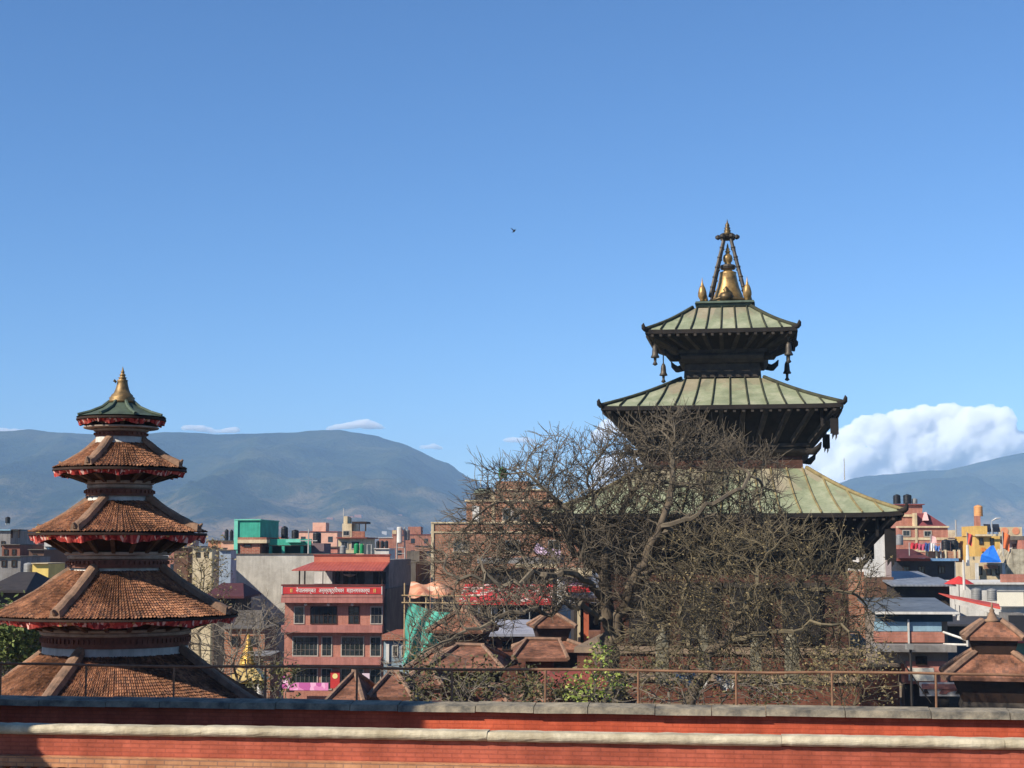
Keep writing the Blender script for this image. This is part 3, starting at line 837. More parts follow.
# ================================================================== CITY
class B:
    """a building placed by its front face; local x to the right, y away from the street, z up from the ground"""
    def __init__(s, name, label, cat, px0, px1, D, group=None, rotz=R(-4)):
        s.rot = rotz
        s.D = D; s.xc = X((px0+px1)/2, D); s.t = thing(name, label, cat, (s.xc, D, 0), rotz, group)
        s.n = 0
    def x(s, px): return X(px, s.D)-s.xc
    def z(s, py): return Z(py, s.D)
    def box(s, name, mat, px0, px1, py0, py1, y0, y1, parent=None):
        m = MB(); m.box(s.x(px0), s.x(px1), y0, y1, s.z(py1) if py1 is not None else 0, s.z(py0))
        return m.build(name, mat, parent or s.t)
    def win(s, px0, px1, py0, py1, frame=None, pane=None, bars=(1,0), y=0.0, name='window', fw=.09, sill=None):
        x0, x1, z0, z1 = s.x(px0), s.x(px1), s.z(py1), s.z(py0)
        frame = frame or FRAME_W; pane = pane or GLASS
        m = MB(); yo = y-.07; yi = y+.03
        m.box(x0, x0+fw, yo, yi, z0, z1); m.box(x1-fw, x1, yo, yi, z0, z1)
        m.box(x0+fw+.002, x1-fw-.002, yo, yi, z0, z0+fw); m.box(x0+fw+.002, x1-fw-.002, yo, yi, z1-fw, z1)
        w = m.build(name, frame, s.t); m = MB()
        for i in range(bars[0]):
            xx = x0+(x1-x0)*(i+1)/(bars[0]+1); m.box(xx-.03, xx+.03, yo+.006, yi-.004, z0+fw+.002, z1-fw-.002)
        for i in range(bars[1]):
            zz = z0+(z1-z0)*(i+1)/(bars[1]+1); m.box(x0+fw+.002, x1-fw-.002, yo+.013, yi-.008, zz-.025, zz+.025)
        if bars[0]+bars[1]: m.build('glazing_bars', BARS if frame is not FRAME_D else FRAME_D, w)
        m = MB(); m.box(x0+fw*.5, x1-fw*.5, yo+.045, yi-.012, z0+fw*.5, z1-fw*.5); m.build('pane', pane, w)
        if sill:
            m = MB(); m.box(x0-.12, x1+.12, y-.2, y+.02, z0-.12, z0-.003); m.build('sill', sill, w)
        return w
BARS = plain('window_bar_grey', (104,100,94), (84,80,76), scale=3)
GLASS = glass('window_glass'); GLASS_G = glass('window_glass_green', (26,34,32))
FRAME_W = plain('painted_frame_pale', (176,168,156), scale=3, var=.2)
FRAME_D = plain('dark_timber_frame', (58,44,36), scale=3, var=.3)
CONC = plain('raw_concrete', (206,200,186), (164,158,146), scale=.35, streak=.22, fine=9)
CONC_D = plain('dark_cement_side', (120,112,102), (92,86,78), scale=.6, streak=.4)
CREAM = plain('cream_plaster', (222,204,168), (188,168,134), scale=.7, streak=.25)
WHITE = plain('white_plaster', (226,222,214), (196,192,184), scale=.6, streak=.25)
PINKISH = plain('salmon_plaster', (204,138,120), (176,112,98), scale=.7, streak=.25)
YELLOW = plain('yellow_plaster', (224,184,104), (196,158,90), scale=.8, streak=.2)
TURQ = plain('turquoise_paint', (72,178,150), (58,150,128), scale=1, streak=.25)
GREY = plain('grey_plaster', (150,146,142), (118,114,110), scale=.7, streak=.3)
BRK = brick('city_brick', (176,104,78), (158,88,66), (176,150,130), w=.5, h=.16, m=.02, blotch=.4)
BRK2 = brick('pale_city_brick', (182,124,92), (164,108,80), (170,150,130), w=.5, h=.16, m=.02, blotch=.45)
BRK3 = brick('hotel_brick', (190,130,110), (180,120,102), (180,132,116), w=.4, h=.12, m=.012, blotch=.25)
BAND_R = plain('painted_red_band', (182,122,110), (162,104,94), scale=.9, streak=.3)
SIGNRED = plain('sign_red_paint', (198,60,58), (180,52,52), scale=1, var=.1)
REDSHEET = corrugated('red_corrugated_sheet', (168,84,68), (146,70,58), pitch=.3, rough=.55)
GREYSHEET = corrugated('grey_corrugated_sheet', (128,132,138), (98,100,104), pitch=.3, rough=.5)
RUSTROOF = plain('rust_red_sheet', (150,74,60), (112,60,52), scale=.8)
TANKBLACK = plain('black_tank_plastic', (34,35,38), (26,27,30), scale=2, rough=.45)
TANKGREEN = plain('green_tank_plastic', (30,142,84), (26,118,72), scale=2, rough=.45)
TANKGREY = plain('grey_steel_tank', (142,142,140), (112,112,112), scale=2, rough=.4)
TANKORANGE = plain('ochre_tank', (216,160,104), (190,132,84), scale=2, rough=.6)
STEEL = plain('galvanised_pole', (186,184,178), (150,148,144), scale=2, rough=.5)
BLUEPAINT = plain('light_blue_board', (150,182,196), (130,160,176), scale=1, streak=.2)

def tank(px0, px1, py0, py1, D, mat, label, group='rooftop water tanks', cat='water tank', back=1.0, legs=False):
    r = (X(px1, D)-X(px0, D))/2; xc = X((px0+px1)/2, D); z1, z0 = Z(py0, D), Z(py1, D); h = z1-z0
    t = thing('water_tank', label, cat, (xc, D+back, z0), 0, group)
    m = MB(); pr = []
    if legs:
        for a in range(4):
            an = PI/4+a*PI/2; q = MB(); q.tube([(r*.7*math.cos(an), r*.7*math.sin(an), 0), (r*.7*math.cos(an), r*.7*math.sin(an), h*.22)], .05, 6); q.build('leg', STEEL, t)
    b = h*.22 if legs else 0
    H = h-b
    for k in range(6):
        za = b+H*.84*k/6; zb = b+H*.84*(k+1)/6
        pr += [(r*.95, za+.001), (r, za+(zb-za)*.25), (r, za+(zb-za)*.7), (r*.95, zb-.002)]
    pr += [(r*.86, b+H*.9), (r*.5, b+H*.95)]
    m.lathe(pr, 16); m.build('body', mat, t, smooth=True)
    m = MB(); m.lathe([(r*.36, b+H*.945), (r*.38, b+H*.985), (r*.2, b+H)], 12); m.build('lid', mat, t)
    return t
def pole(name, label, px, py0, py1, D, r=.05, cat='pole', group=None, mat=None, extra=None):
    z1, z0 = Z(py0, D), Z(py1, D)
    t = thing(name, label, cat, (X(px, D), D, z0), 0, group)
    m = MB(); m.tube([(0,0,0), (0,0,z1-z0)], [r, r*.7], 7); m.build('mast', mat or STEEL, t)
    if extra:
        for f, w in extra:
            m = MB(); m.box(-w, w, -.03, .03, (z1-z0)*f-.05, (z1-z0)*f+.05); m.build('crossbar', mat or STEEL, t)
    return t

# ---- red brick guesthouse with the long red sign
H = B('guesthouse', 'red brick building of five floors with a long red sign and red sheet roof', 'building', 285, 384, 140)
x, z = H.x, H.z
H.box('wall', BRK3, 285, 384, 600, None, 0, 19)
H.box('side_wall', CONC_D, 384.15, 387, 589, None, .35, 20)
for (y0, y1, p0, p1, nm) in ((597.3, 602.5, 283.5, 385, 'sign_ledge'), (625, 632, 284, 384.8, 'floor_band'), (656.8, 664, 287, 383.8, 'floor_band')):
    m = MB(); a, b = x(p0), x(p1); z1, z0 = z(y0), z(y1)
    m.hexa([(a,-.98,z0),(b,-.98,z0),(b,-.003,z0),(a,-.003,z0),(a,-.95,z1),(b,-.95,z1),(b,-.003,z1),(a,-.003,z1)])
    m.build(nm, BAND_R, H.t)
m = MB(); a, b = x(284), x(385); m.box(a, b, -.98, .3, z(597.2), z(585.6)); m.build('sign_parapet', BAND_R, H.t)
m = MB(); m.box(a-.05, b+.05, -1.06, .34, z(585.55), z(584.3)); m.build('parapet_cap', plain('parapet_cap_brown', (120,60,52)), H.t)
m = MB(); m.box(x(285), x(384), -1.03, -.985, z(593.6), z(587)); sg = m.build('sign_board', SIGNRED, H.t)
m = MB(); m.box(x(284.2), x(285.0), -1.06, -.985, z(594), z(586)); m.box(x(384), x(384.8), -1.06, -.985, z(594), z(586)); m.build('sign_end', WHITE, H.t)
def text(body, name, mat, parent, cx, zc, y, size, width=None):
    cu = bpy.data.curves.new(name, 'FONT'); cu.body = body; cu.size = size; cu.align_x = 'CENTER'; cu.align_y = 'CENTER'; cu.extrude = .012
    tmp = bpy.data.objects.new(name, cu); COL.objects.link(tmp)
    bpy.context.view_layer.update()
    me = bpy.data.meshes.new_from_object(tmp.evaluated_get(bpy.context.evaluated_depsgraph_get()))
    bpy.data.objects.remove(tmp)
    me.materials.clear(); me.materials.append(mat)
    xs = [v.co.x for v in me.vertices]; w = max(xs)-min(xs)
    o = bpy.data.objects.new(name, me); COL.objects.link(o); o.parent = parent
    o.location = (cx, y, zc); o.rotation_euler = (PI/2, 0, 0)
    if width: o.scale = (width/w, 1, 1)
    return o
LETTER = plain('white_letter_paint', (246,238,226), var=.06, bump=0)
text('॥', 'lettering', plain('yellow_letter_paint', (240,214,120), var=.06, bump=0), sg, x(293.6), z(590.4), -1.05, .52)
text('नेपालसम्बत', 'lettering', LETTER, sg, x(308.5), z(590.4), -1.05, .50, x(318.5)-x(298.5))
text('अन्तर्राष्ट्रियभवन', 'lettering', LETTER, sg, x(334), z(590.4), -1.05, .50, x(346.6)-x(321.5))
text('महानगरकार्य', 'lettering', LETTER, sg, x(360.8), z(590.4), -1.05, .50, x(372.4)-x(349.3))
text('॥', 'lettering', plain('yellow_letter_paint', (240,214,120)), sg, x(377), z(590.4), -1.05, .52)
for (p0, p1, b) in ((294.3,305.2,(1,1)), (310.8,337.8,(5,1)), (349.3,360.2,(1,1)), (371.2,383.6,(2,1))):
    H.win(p0, p1, 606.3, 624.2, FRAME_W if p1-p0 < 13 and p0 != 349.3 else FRAME_D, GLASS, b, sill=BAND_R if p0 == 349.3 else None)
for (p0, p1, b) in ((293.2,319.4,(5,2)), (322.4,333.4,(1,2)), (342,365.4,(4,2)), (371.2,382.6,(1,2))):
    H.win(p0, p1, 636.2, 656.6, FRAME_W, GLASS_G, b)
for (p0, p1, b) in ((293.2,319.4,(5,2)), (322.4,333.4,(1,2)), (342,365.4,(4,2)), (371.2,382.6,(1,2))):
    H.win(p0, p1, 668, 690, FRAME_W, GLASS_G, b)
for (p0, p1) in ((293.2,319.4), (322.4,345), (350,382.6)):
    H.win(p0, p1, 700, 722, FRAME_W, GLASS_G, (3,2))
for px in (307, 330, 354):
    m = MB(); m.lathe([(.06,.12),(.14,.02),(.16,-.08),(.02,-.16)], 10, x(px), -.45, z(602.5)-.14); m.build('lamp_globe', WHITE, H.t)
# top floor terrace: posts, recessed room, sheet roof
rm = H.box('terrace_room', plain('terrace_room_wall', (140,134,128), (104,100,98), scale=.8), 307, 384, 560, 600, 3.2, 18)
for (p0, p1, mt) in ((307.5, 316, WHITE), (317, 326, WHITE)):
    m = MB(); m.box(x(p0), x(p1), 3.05, 3.16, z(584.5), z(572)); m.build('white_panel', mt, H.t)
for (p0, p1) in ((329, 333.5), (337.5, 342), (345, 350), (352, 359), (368, 373), (375, 381)):
    m = MB(); m.box(x(p0), x(p1), 3.06, 3.17, z(585), z(572.5)); m.build('terrace_door', FRAME_D, H.t)
m = MB(); m.lathe([(.02, .0), (.55, .18), (.6, .24), (.02, .26)], 14, x(346), 2.2, z(577.5)); m.build('satellite_dish', WHITE, H.t)
for px in (300.8, 306.2, 384):
    m = MB(); m.tube([(x(px), -.6, z(585)), (x(px), -.6, z(569.6))], .07, 6); m.build('terrace_post', FRAME_D, H.t)
m = MB(); m.hexa([(x(309),2.2,z(562)-.1),(x(386.5),2.2,z(562)-.1),(x(386.5),2.5,z(562)-.1),(x(309),2.5,z(562)-.1),
                  (x(309),2.2,z(555.6)),(x(386.5),2.2,z(555.6)),(x(386.5),2.5,z(555.6)),(x(309),2.5,z(555.6))])
m.build('roof_upstand', plain('upstand_terracotta', (196,116,92), (176,98,78), scale=.9), H.t)
m = MB(); m.box(x(308), x(387.5), 2.1, 2.6, z(555.55), z(554.3)); m.build('upstand_cap', RUSTROOF, H.t)
m = MB(); a0, a1, b0, b1 = x(294.5), x(386), x(308), x(386.5)
zl, zh = z(569.8), z(562.2)
m.hexa([(a0,-1.3,zl-.08),(a1,-1.3,zl-.08),(b1,2.18,zh-.08),(b0,2.18,zh-.08),(a0,-1.3,zl),(a1,-1.3,zl),(b1,2.18,zh),(b0,2.18,zh)])
m.build('sheet_roof', REDSHEET, H.t)
# street level dressings
PINKB = cellcolors('pink_banner_print', [(0,(216,132,176)),(.4,(232,170,200)),(.65,(186,92,150)),(.82,(240,214,226)),(.93,(120,80,130))], 2.2)
o = H.box('banner', PINKB, 293.6, 332.2, 681.8, 689.4, -1.12, -1.05); tag(o, 'wide pink printed banner on the front of the red brick building', 'banner')
o.parent = None; o.location = (H.xc, 140, 0); o.rotation_euler = (0, 0, H.rot)
o = H.box('poster', PINKB, 284.2, 291.6, 674.8, 688.4, -.3, -.24); o.parent = None; o.location = (H.xc, 140, 0); o.rotation_euler = (0, 0, H.rot); tag(o, 'narrow pink poster on the corner of the red brick building', 'poster')
sgn = thing('shop_sign', 'tall red sign with a pale yellow disc on the red brick building', 'sign', (H.xc, 140, 0), H.rot)
m = MB(); m.box(x(332.6), x(341.8), -.34, -.25, z(688), z(671.4)); m.build('board', SIGNRED, sgn)
m = MB(); m.tube([(x(337.2), -.36, z(675.8)), (x(337.2), -.345, z(675.8))], x(339.8)-x(337.2), 20); m.build('disc', plain('sign_disc_yellow', (240,222,150), var=.1), sgn)
o = H.box('notice_board', plain('pale_pink_board', (226,204,216), var=.15), 364.2, 371.6, 672.8, 681.4, -.34, -.25); o.parent = None; o.location = (H.xc, 140, 0); o.rotation_euler = (0, 0, H.rot); tag(o, 'pale pinkish notice board between the windows of the red brick building', 'notice board')

# ---- grey concrete gable building behind it, turquoise rooms on top
H = B('concrete_building', 'tall bare grey concrete building with a blank stained wall', 'building', 229, 330, 166)
H.box('wall', CONC, 229, 330, 554.6, None, 0, 16)
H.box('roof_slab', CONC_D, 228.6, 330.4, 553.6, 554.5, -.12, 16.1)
H = B('turquoise_room', 'turquoise painted rooftop room with bare brick infill above the grey concrete wall', 'rooftop room', 234, 262, 168)
H.box('wall', TURQ, 234.6, 260, 520.4, 538.5, 0, 9)
H.box('roof_slab', plain('turquoise_edge', (120,206,180), var=.2), 233.8, 260.8, 519.2, 520.3, -.2, 9.1)
H.box('corner_column', plain('turquoise_edge', (120,206,180)), 233.9, 237.6, 520.4, 553.5, -.16, .4)
H.box('brick_infill', BRK, 238, 260, 543.2, 553.5, .05, 6)
H.box('concrete_lintel', CREAM, 238, 267.5, 539.6, 543.1, -.3, 6.2)
H.box('brick_course', BRK, 238, 267, 537.4, 539.5, -.25, 6.0)
H.win(243.5, 251, 544.2, 547.2, FRAME_D, GLASS, (0,0), y=.05)
H = B('turquoise_gallery', 'low turquoise rooftop gallery with dark open bays beside the turquoise room', 'rooftop room', 261, 311, 169)
H.box('parapet', TURQ, 268, 311, 539, 545.2, 0, .5)
H.box('back_wall', plain('turquoise_in_shade', (52,104,96), var=.3), 261, 311, 545.2, 553.5, 3.5, 4)  # turquoise painted darker for the shade inside the open bays
H.box('awning', plain('turquoise_edge', (120,206,180)), 288, 303, 539.4, 542.4, -1.2, -.02)
H.box('roof_slab', CONC_D, 261, 311, 545.25, 546, .05, 4)
for px in (270, 283, 302, 309.5):
    H.box('pillar', TURQ, px-1.4, px+1.4, 546.05, 553.5, 0, .4)
tank(279.5, 286.5, 526, 538.5, 170, TANKBLACK, 'black water tank on the turquoise gallery nearest the turquoise room')
tank(290, 297.5, 529.5, 538.5, 170, TANKBLACK, 'squat black water tank in the middle of the turquoise gallery roof')
tank(311.5, 320, 531.5, 543.2, 170, TANKBLACK, 'large black water tank at the open end of the turquoise gallery')
H = B('tank_stand', 'small brown masonry stand under the large black tank', 'tank stand', 311, 324, 170.4)
H.box('wall', plain('purple_grey_plaster', (128,108,110), (104,88,92), scale=1), 311, 324, 543.3, 556, 0, 4)
pole('rooftop_pole', 'white pole with a crossbar in front of the large black tank', 308.4, 529, 555, 167.5, .09, extra=((.55, .9),))
tank(222.8, 227, 529, 541, 200, TANKBLACK, 'narrow black tank standing close against the turquoise room')
tank(228, 231.8, 529.5, 541, 201, TANKBLACK, 'black tank squeezed behind the turquoise corner column')

# ---- rooftops behind the sheet roof
H = B('cream_tower_house', 'narrow cream house with a stepped roof terrace behind the red sheet roof', 'house', 336, 368, 205)
H.box('wall', CREAM, 338, 364, 538.5, None, 0, 9)
H.box('upper_room', CREAM, 340.5, 350, 523.5, 537.2, 1, 6)
H.box('stair_head', CREAM, 341, 345, 516, 523.4, 1.5, 4)
H.box('roof_slab', RUSTROOF, 336.6, 367.6, 537.3, 538.4, -.6, 9)
H.box('terrace_wall', BRK, 351.5, 364, 531.2, 537.2, .4, .8)
H.box('pergola_beam', FRAME_D, 351, 365.5, 521.5, 523.5, .5, 4)
for px in (351.6, 358, 364.6): H.box('pergola_post', FRAME_D, px-.5, px+.5, 523.55, 531, .6, .9)
H.win(341.2, 348.2, 530.4, 536, FRAME_W, GLASS, (1,0), y=1)
H.win(341, 348, 541, 549, FRAME_W, GLASS, (1,0)); H.win(351, 360, 541, 549, FRAME_W, GLASS, (1,0))
pole('antenna', 'thin white aerial above the narrow cream house', 343.2, 508, 516, 207, .07, 'antenna')
tank(345.5, 350.5, 517, 525, 209, TANKBLACK, 'black tank on top of the narrow cream house')
tank(353, 358.5, 543, 553.5, 182, TANKGREEN, 'bright green water tank, first of the close pair behind the sheet roof')
tank(358.8, 363.2, 543.5, 553.5, 182, TANKGREEN, 'bright green water tank, the narrower of the close pair behind the sheet roof')
tank(338.8, 345, 545, 555, 181, TANKGREY, 'grey steel water tank behind the sheet roof next to the salmon box')
H = B('salmon_stair_head', 'small salmon coloured stair head behind the red sheet roof', 'stair head', 325, 338, 183)
H.box('wall', PINKISH, 325, 337.5, 547.5, None, 0, 5)
H.box('roof_slab', CONC_D, 324.4, 338.2, 546.5, 547.4, -.2, 5.1)
H = B('white_roof_plinth', 'white rooftop plinth carrying the row of three black tanks', 'house', 374, 390, 184)
H.box('wall', WHITE, 374.5, 389, 549.2, None, 0, 5)
H.box('roof_slab', WHITE, 373.9, 389.6, 548.3, 549.1, -.2, 5.1)
for k, px in enumerate((375.3, 379.6, 384)):
    tank(px, px+3.6, 540.5, 548.2, 185, TANKBLACK, ['black tank in the row of three on the white plinth, end by the green tanks', 'middle black tank of the row of three on the white plinth', 'black tank in the row of three on the white plinth, end by the white mast'][k], 'row of three black tanks')
H = B('steel_frame', 'pale metal pipe frame standing between green and black tanks', 'frame', 367, 372, 183)
m = MB(); m.tube([(H.x(367.4),0,H.z(555)),(H.x(367.4),0,H.z(544.6)),(H.x(371.6),0,H.z(544.6)),(H.x(371.6),0,H.z(555))], .09, 6); m.build('frame', STEEL, H.t)
# white mast with drums
t = thing('telecom_mast', 'white lattice mast with stacked cylindrical antennas by the red sheet roof', 'mast', (X(401, 172), 172, Z(562, 172)))
hh = Z(527, 172)-Z(562, 172)
for (dx, dy) in ((-.45,-.3),(.45,-.3),(.45,.5),(-.45,.5)):
    m = MB(); m.tube([(dx,dy,0),(dx*.8,dy*.8,hh)], .06, 6); m.build('leg', STEEL, t)
for k in range(6):
    m = MB(); zz = hh*(k+.5)/6; m.box(-.42,.42,-.3,-.24,zz-.04,zz+.04); m.build('brace', STEEL, t)
m = MB(); m.lathe([(.28,hh*.55),(.3,hh*.58),(.3,hh*.98),(.26,hh)], 12, -.12, -.5); m.build('antenna_drum', WHITE, t)
m = MB(); m.lathe([(.3,hh*.62),(.32,hh*.65),(.32,hh*.9),(.28,hh*.92)], 12, .62, 0); m.build('antenna_drum', TANKGREY, t)
m = MB(); m.box(-.9, -.5, -.4, .2, hh*.8, hh*.9); m.build('equipment_box', CREAM, t)
H = B('dark_gable_house', 'dark grey cement house wall rising beside the sheet roof terrace', 'house', 392, 420, 162)
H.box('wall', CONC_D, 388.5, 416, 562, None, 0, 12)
H.box('stair_head', CONC_D, 404, 417, 551, 561.9, 2, 8)
H.win(396, 401, 576, 584, FRAME_D, GLASS, (0,0)); H.win(396, 401, 612, 622, FRAME_D, GLASS, (0,0))

# ---- big brick apartment house behind the bare tree
H = B('brick_apartment', 'bare brick apartment house with stone corner strips rising behind the bare tree', 'apartment house', 430, 590, 158)
x, z = H.x, H.z
H.box('wall', BRK2, 432, 585, 523.5, None, 0, 18)
H.box('upper_storey', BRK2, 463.5, 560, 500.5, 523.4, 2.5, 17)
H.box('top_storey', BRK2, 492, 545, 489, 500.4, 3.5, 16)
for (p0, p1, y0, y1, yy) in ((430.6,433.4,523,660,-.10),(489.5,492.4,494,523.3,2.4),(558,561,500,523.3,2.4)):
    H.box('corner_strip', CREAM, p0, p1, y0, y1, yy, yy+.6)
for (p0, p1, y0, y1, yy) in ((430,587,531.3,533,-.09),(430.3,586,521.9,523.35,-.16),(462,562,499,500.6,2.3),(491,546,487.8,489,3.3)):
    H.box('floor_band', CREAM, p0, p1, y0, y1, yy, yy+.9)
for (p0, p1, y0, y1, yy, b) in ((500.5,510,507.5,520.5,2.5,(2,0)),(510.8,518.8,507.5,520.5,2.5,(1,0)),(470,477,506,521.5,2.5,(0,0)),(453,461.5,540.5,551.5,0,(1,0)),(462,468.6,540.5,551.5,0,(1,0)),(505,520,540,552,0,(2,0)),(540,552,508,520,2.5,(1,0)),(548,560,540,552,0,(1,0))):
    H.win(p0, p1, y0, y1, FRAME_W, GLASS_G, b, y=yy, sill=CREAM)
H.box('white_panel', WHITE, 470, 476.6, 505, 522.5, 2.3, 2.42)
rp = thing('roof_pavilion', 'small roof pavilion with a dark railing on the brick apartment house', 'pavilion', (H.xc, 158, 0), H.rot)
m = MB(); m.hexa([(x(469),4,z(492)),(x(488.5),4,z(492)),(x(488.5),9,z(492)),(x(469),9,z(492)),(x(471),5,z(486.8)),(x(486),5,z(486.8)),(x(486),8,z(486.8)),(x(471),8,z(486.8))])
m.build('roof', plain('dull_green_sheet', (120,128,108), (98,104,88)), rp)
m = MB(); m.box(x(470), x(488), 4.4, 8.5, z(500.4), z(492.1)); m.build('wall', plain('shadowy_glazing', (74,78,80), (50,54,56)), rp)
m = MB(); m.tube([(x(467.6),3.2,z(493.6)),(x(489),3.2,z(493.6))], .07, 6); m.build('rail', FRAME_D, rp)
for px in (467.8, 473, 478.4, 483.8, 488.8):
    m = MB(); m.tube([(x(px),3.2,z(500.4)),(x(px),3.2,z(493.6))], .05, 6); m.build('post', FRAME_D, rp)
pole('lightning_rod', 'thin white rod above the small roof pavilion', 480.6, 477.5, 487, 163, .06, 'rod')
tank(498.5, 506.5, 466.5, 481, 164, TANKGREEN, 'bright green water tank on legs atop the brick apartment house', legs=True)
H2 = B('tank_platform', 'narrow brick platform under the green tank', 'tank stand', 496, 530, 163)
H2.box('wall', BRK2, 496, 528, 481.2, 489, 0, 6)
pk = MB(); n = 10
for j in range(n+1):
    for i in range(n+1):
        u, v = i/n, j/n
        pk.v.append((X(533+u*26+v*3, 150)-X(546, 150), v*3+.15*math.sin(u*9), Z(543+u*9+ (1-v)*8+1.2*math.sin(u*7+v*5), 150)))
for j in range(n):
    for i in range(n):
        a = j*(n+1)+i; pk.face((a, a+1, a+2+n, a+1+n))
o = pk.build('awning_cloth', plain('pale_pink_cloth', (232,204,218), (206,170,190), scale=1.5), None, smooth=True, loc=(X(546,150),150,0)); tag(o, 'pale pink cloth awning glimpsed through the bare tree', 'awning')

# ---- market roofs, tarps and scaffolding below it
H = B('market_hall', 'low house under a patched bright red canopy, seen through branches', 'market hall', 462, 552, 118)
x, z = H.x, H.z
CANOPY = cellcolors('red_canopy_print', [(0,(178,52,50)),(.45,(190,66,60)),(.66,(156,44,46)),(.80,(212,178,166)),(.92,(190,170,156))], 2.4)
m = MB(); m.hexa([(x(461),-1.5,z(601)),(x(552),-1.5,z(601)),(x(552),3,z(586)),(x(461),3,z(586)),(x(461),-1.5,z(600)),(x(552),-1.5,z(600)),(x(552),3,z(585)),(x(461),3,z(585))])
m.build('canopy', CANOPY, H.t)
H.box('fascia', plain('canopy_fascia', (196,60,56), var=.2), 461, 552, 601.1, 604.2, -1.5, -1.4)
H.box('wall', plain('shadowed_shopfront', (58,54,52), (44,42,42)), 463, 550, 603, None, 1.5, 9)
for k in range(7):
    px = 468+k*12.5; H.box('post', STEEL, px-.4, px+.4, 604.3, 625, -1.3, -1.1)
H.box('white_sheet', WHITE, 492, 496, 607, 615, 1.35, 1.45); H.box('white_sheet', WHITE, 518, 522, 609, 616, 1.35, 1.45)
H = B('white_corner_house', 'white walled house with a railing balcony beside the tree trunk', 'house', 556, 592, 122)
H.box('wall', WHITE, 557, 590, 576.5, None, 0, 10)
H.box('roof_slab', CREAM, 555, 592, 569, 576, -.6, 10.2)
H.box('red_sill', SIGNRED, 566, 590, 586, 592, -.35, -.02)
for k in range(7): H.box('baluster', FRAME_D, 578+k*1.8, 578.5+k*1.8, 577, 585.8, -.5, -.44)
H.win(562, 570, 594, 604, FRAME_W, GLASS, (1,0))
H = B('cream_ledge_house', 'long low cream fronted house under dark eaves behind the branches', 'house', 480, 556, 130)
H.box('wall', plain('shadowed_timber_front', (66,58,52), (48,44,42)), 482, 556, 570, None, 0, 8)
H.box('cream_ledge', CREAM, 516, 557, 563.6, 567.4, -1, .5)
H.box('roof', GREY, 478, 560, 558, 563.5, -.8, 8)
ORANGE = cellcolors('orange_tarp_patch', [(0,(190,128,96)),(.4,(198,146,114)),(.7,(166,102,78)),(.88,(200,172,146))], 1.6)
m = MB(); D = 112
for j in range(7):
    for i in range(13):
        u, v = i/12, j/6
        m.v.append((X(408+u*40, D)-X(430, D), v*3.2+.25*math.sin(u*13+v), Z(597-v*13+1.6*math.sin(u*11+v*4), D)))
for j in range(6):
    for i in range(12):
        a = j*13+i; m.face((a, a+1, a+14, a+13))
o = m.build('orange_tarpaulin', ORANGE, None, smooth=True, loc=(X(430, D), D, 0)); tag(o, 'rumpled orange tarpaulin stretched above the bamboo scaffold', 'tarpaulin')
t = thing('bamboo_scaffold', 'pale bamboo scaffold of poles and ledgers above the green net', 'scaffold', (X(430, 108), 108, 0))
BAM = plain('bamboo_cane', (196,170,128), (160,134,98), scale=2)
xx = lambda px: X(px, 108)-X(430, 108)
for px in (405.5, 411, 427, 443.5, 455, 470):
    m = MB(); m.tube([(xx(px), 0, 0), (xx(px-.6), 0, Z(583 if px == 405.5 else 596, 108))], .055, 6); m.build('upright', BAM, t)
for py in (595.4, 602.6):
    m = MB(); m.tube([(xx(402), -.08, Z(py, 108)), (xx(480), -.08, Z(py+.8, 108))], .05, 6); m.build('ledger', BAM, t)
NET = plain('green_debris_net', (96,178,156), (66,146,128), scale=1.1, bump=.6, rough=.9)
m = MB(); D = 106; nn = 26; rows = 22
for j in range(rows+1):
    for i in range(nn+1):
        u, v = i/nn, j/rows
        left = 410-8*v-2*math.sin(v*6); right = 462-26*v
        top = 602.5+u*10-4*math.sin(u*PI)*0+3.5*math.sin(u*PI)
        py = top+v*(664-top)
        m.v.append((X(left+(right-left)*u, D)-X(430, D), .16*math.sin(u*17+v*3)*(.3+v)+.07*math.sin(u*31+v*9)+.1*math.sin(v*7+u*4), Z(py, D)))
for j in range(rows):
    for i in range(nn):
        a = j*(nn+1)+i; m.face((a, a+1, a+2+nn, a+1+nn))
o = m.build('debris_net', NET, None, smooth=True, loc=(X(430, D), D, 0)); tag(o, 'sagging turquoise green debris net hanging from the bamboo scaffold', 'net')
H = B('blue_white_house', 'pale bluish house front between the red brick building and the net', 'house', 383, 412, 128)
H.box('wall', plain('bluish_plaster', (150,168,176), (120,136,146), scale=.8), 384.5, 410, 640, None, 0, 8)
H.box('roof_ledge', BRK, 383, 412, 634.5, 640, -.4, 8.2)
H.box('white_post', WHITE, 387, 390, 644, 664, -.15, -.01)
H.win(393, 399, 645, 657, FRAME_W, GLASS, (1,1)); H.win(402, 408, 645, 657, FRAME_W, GLASS, (1,1))

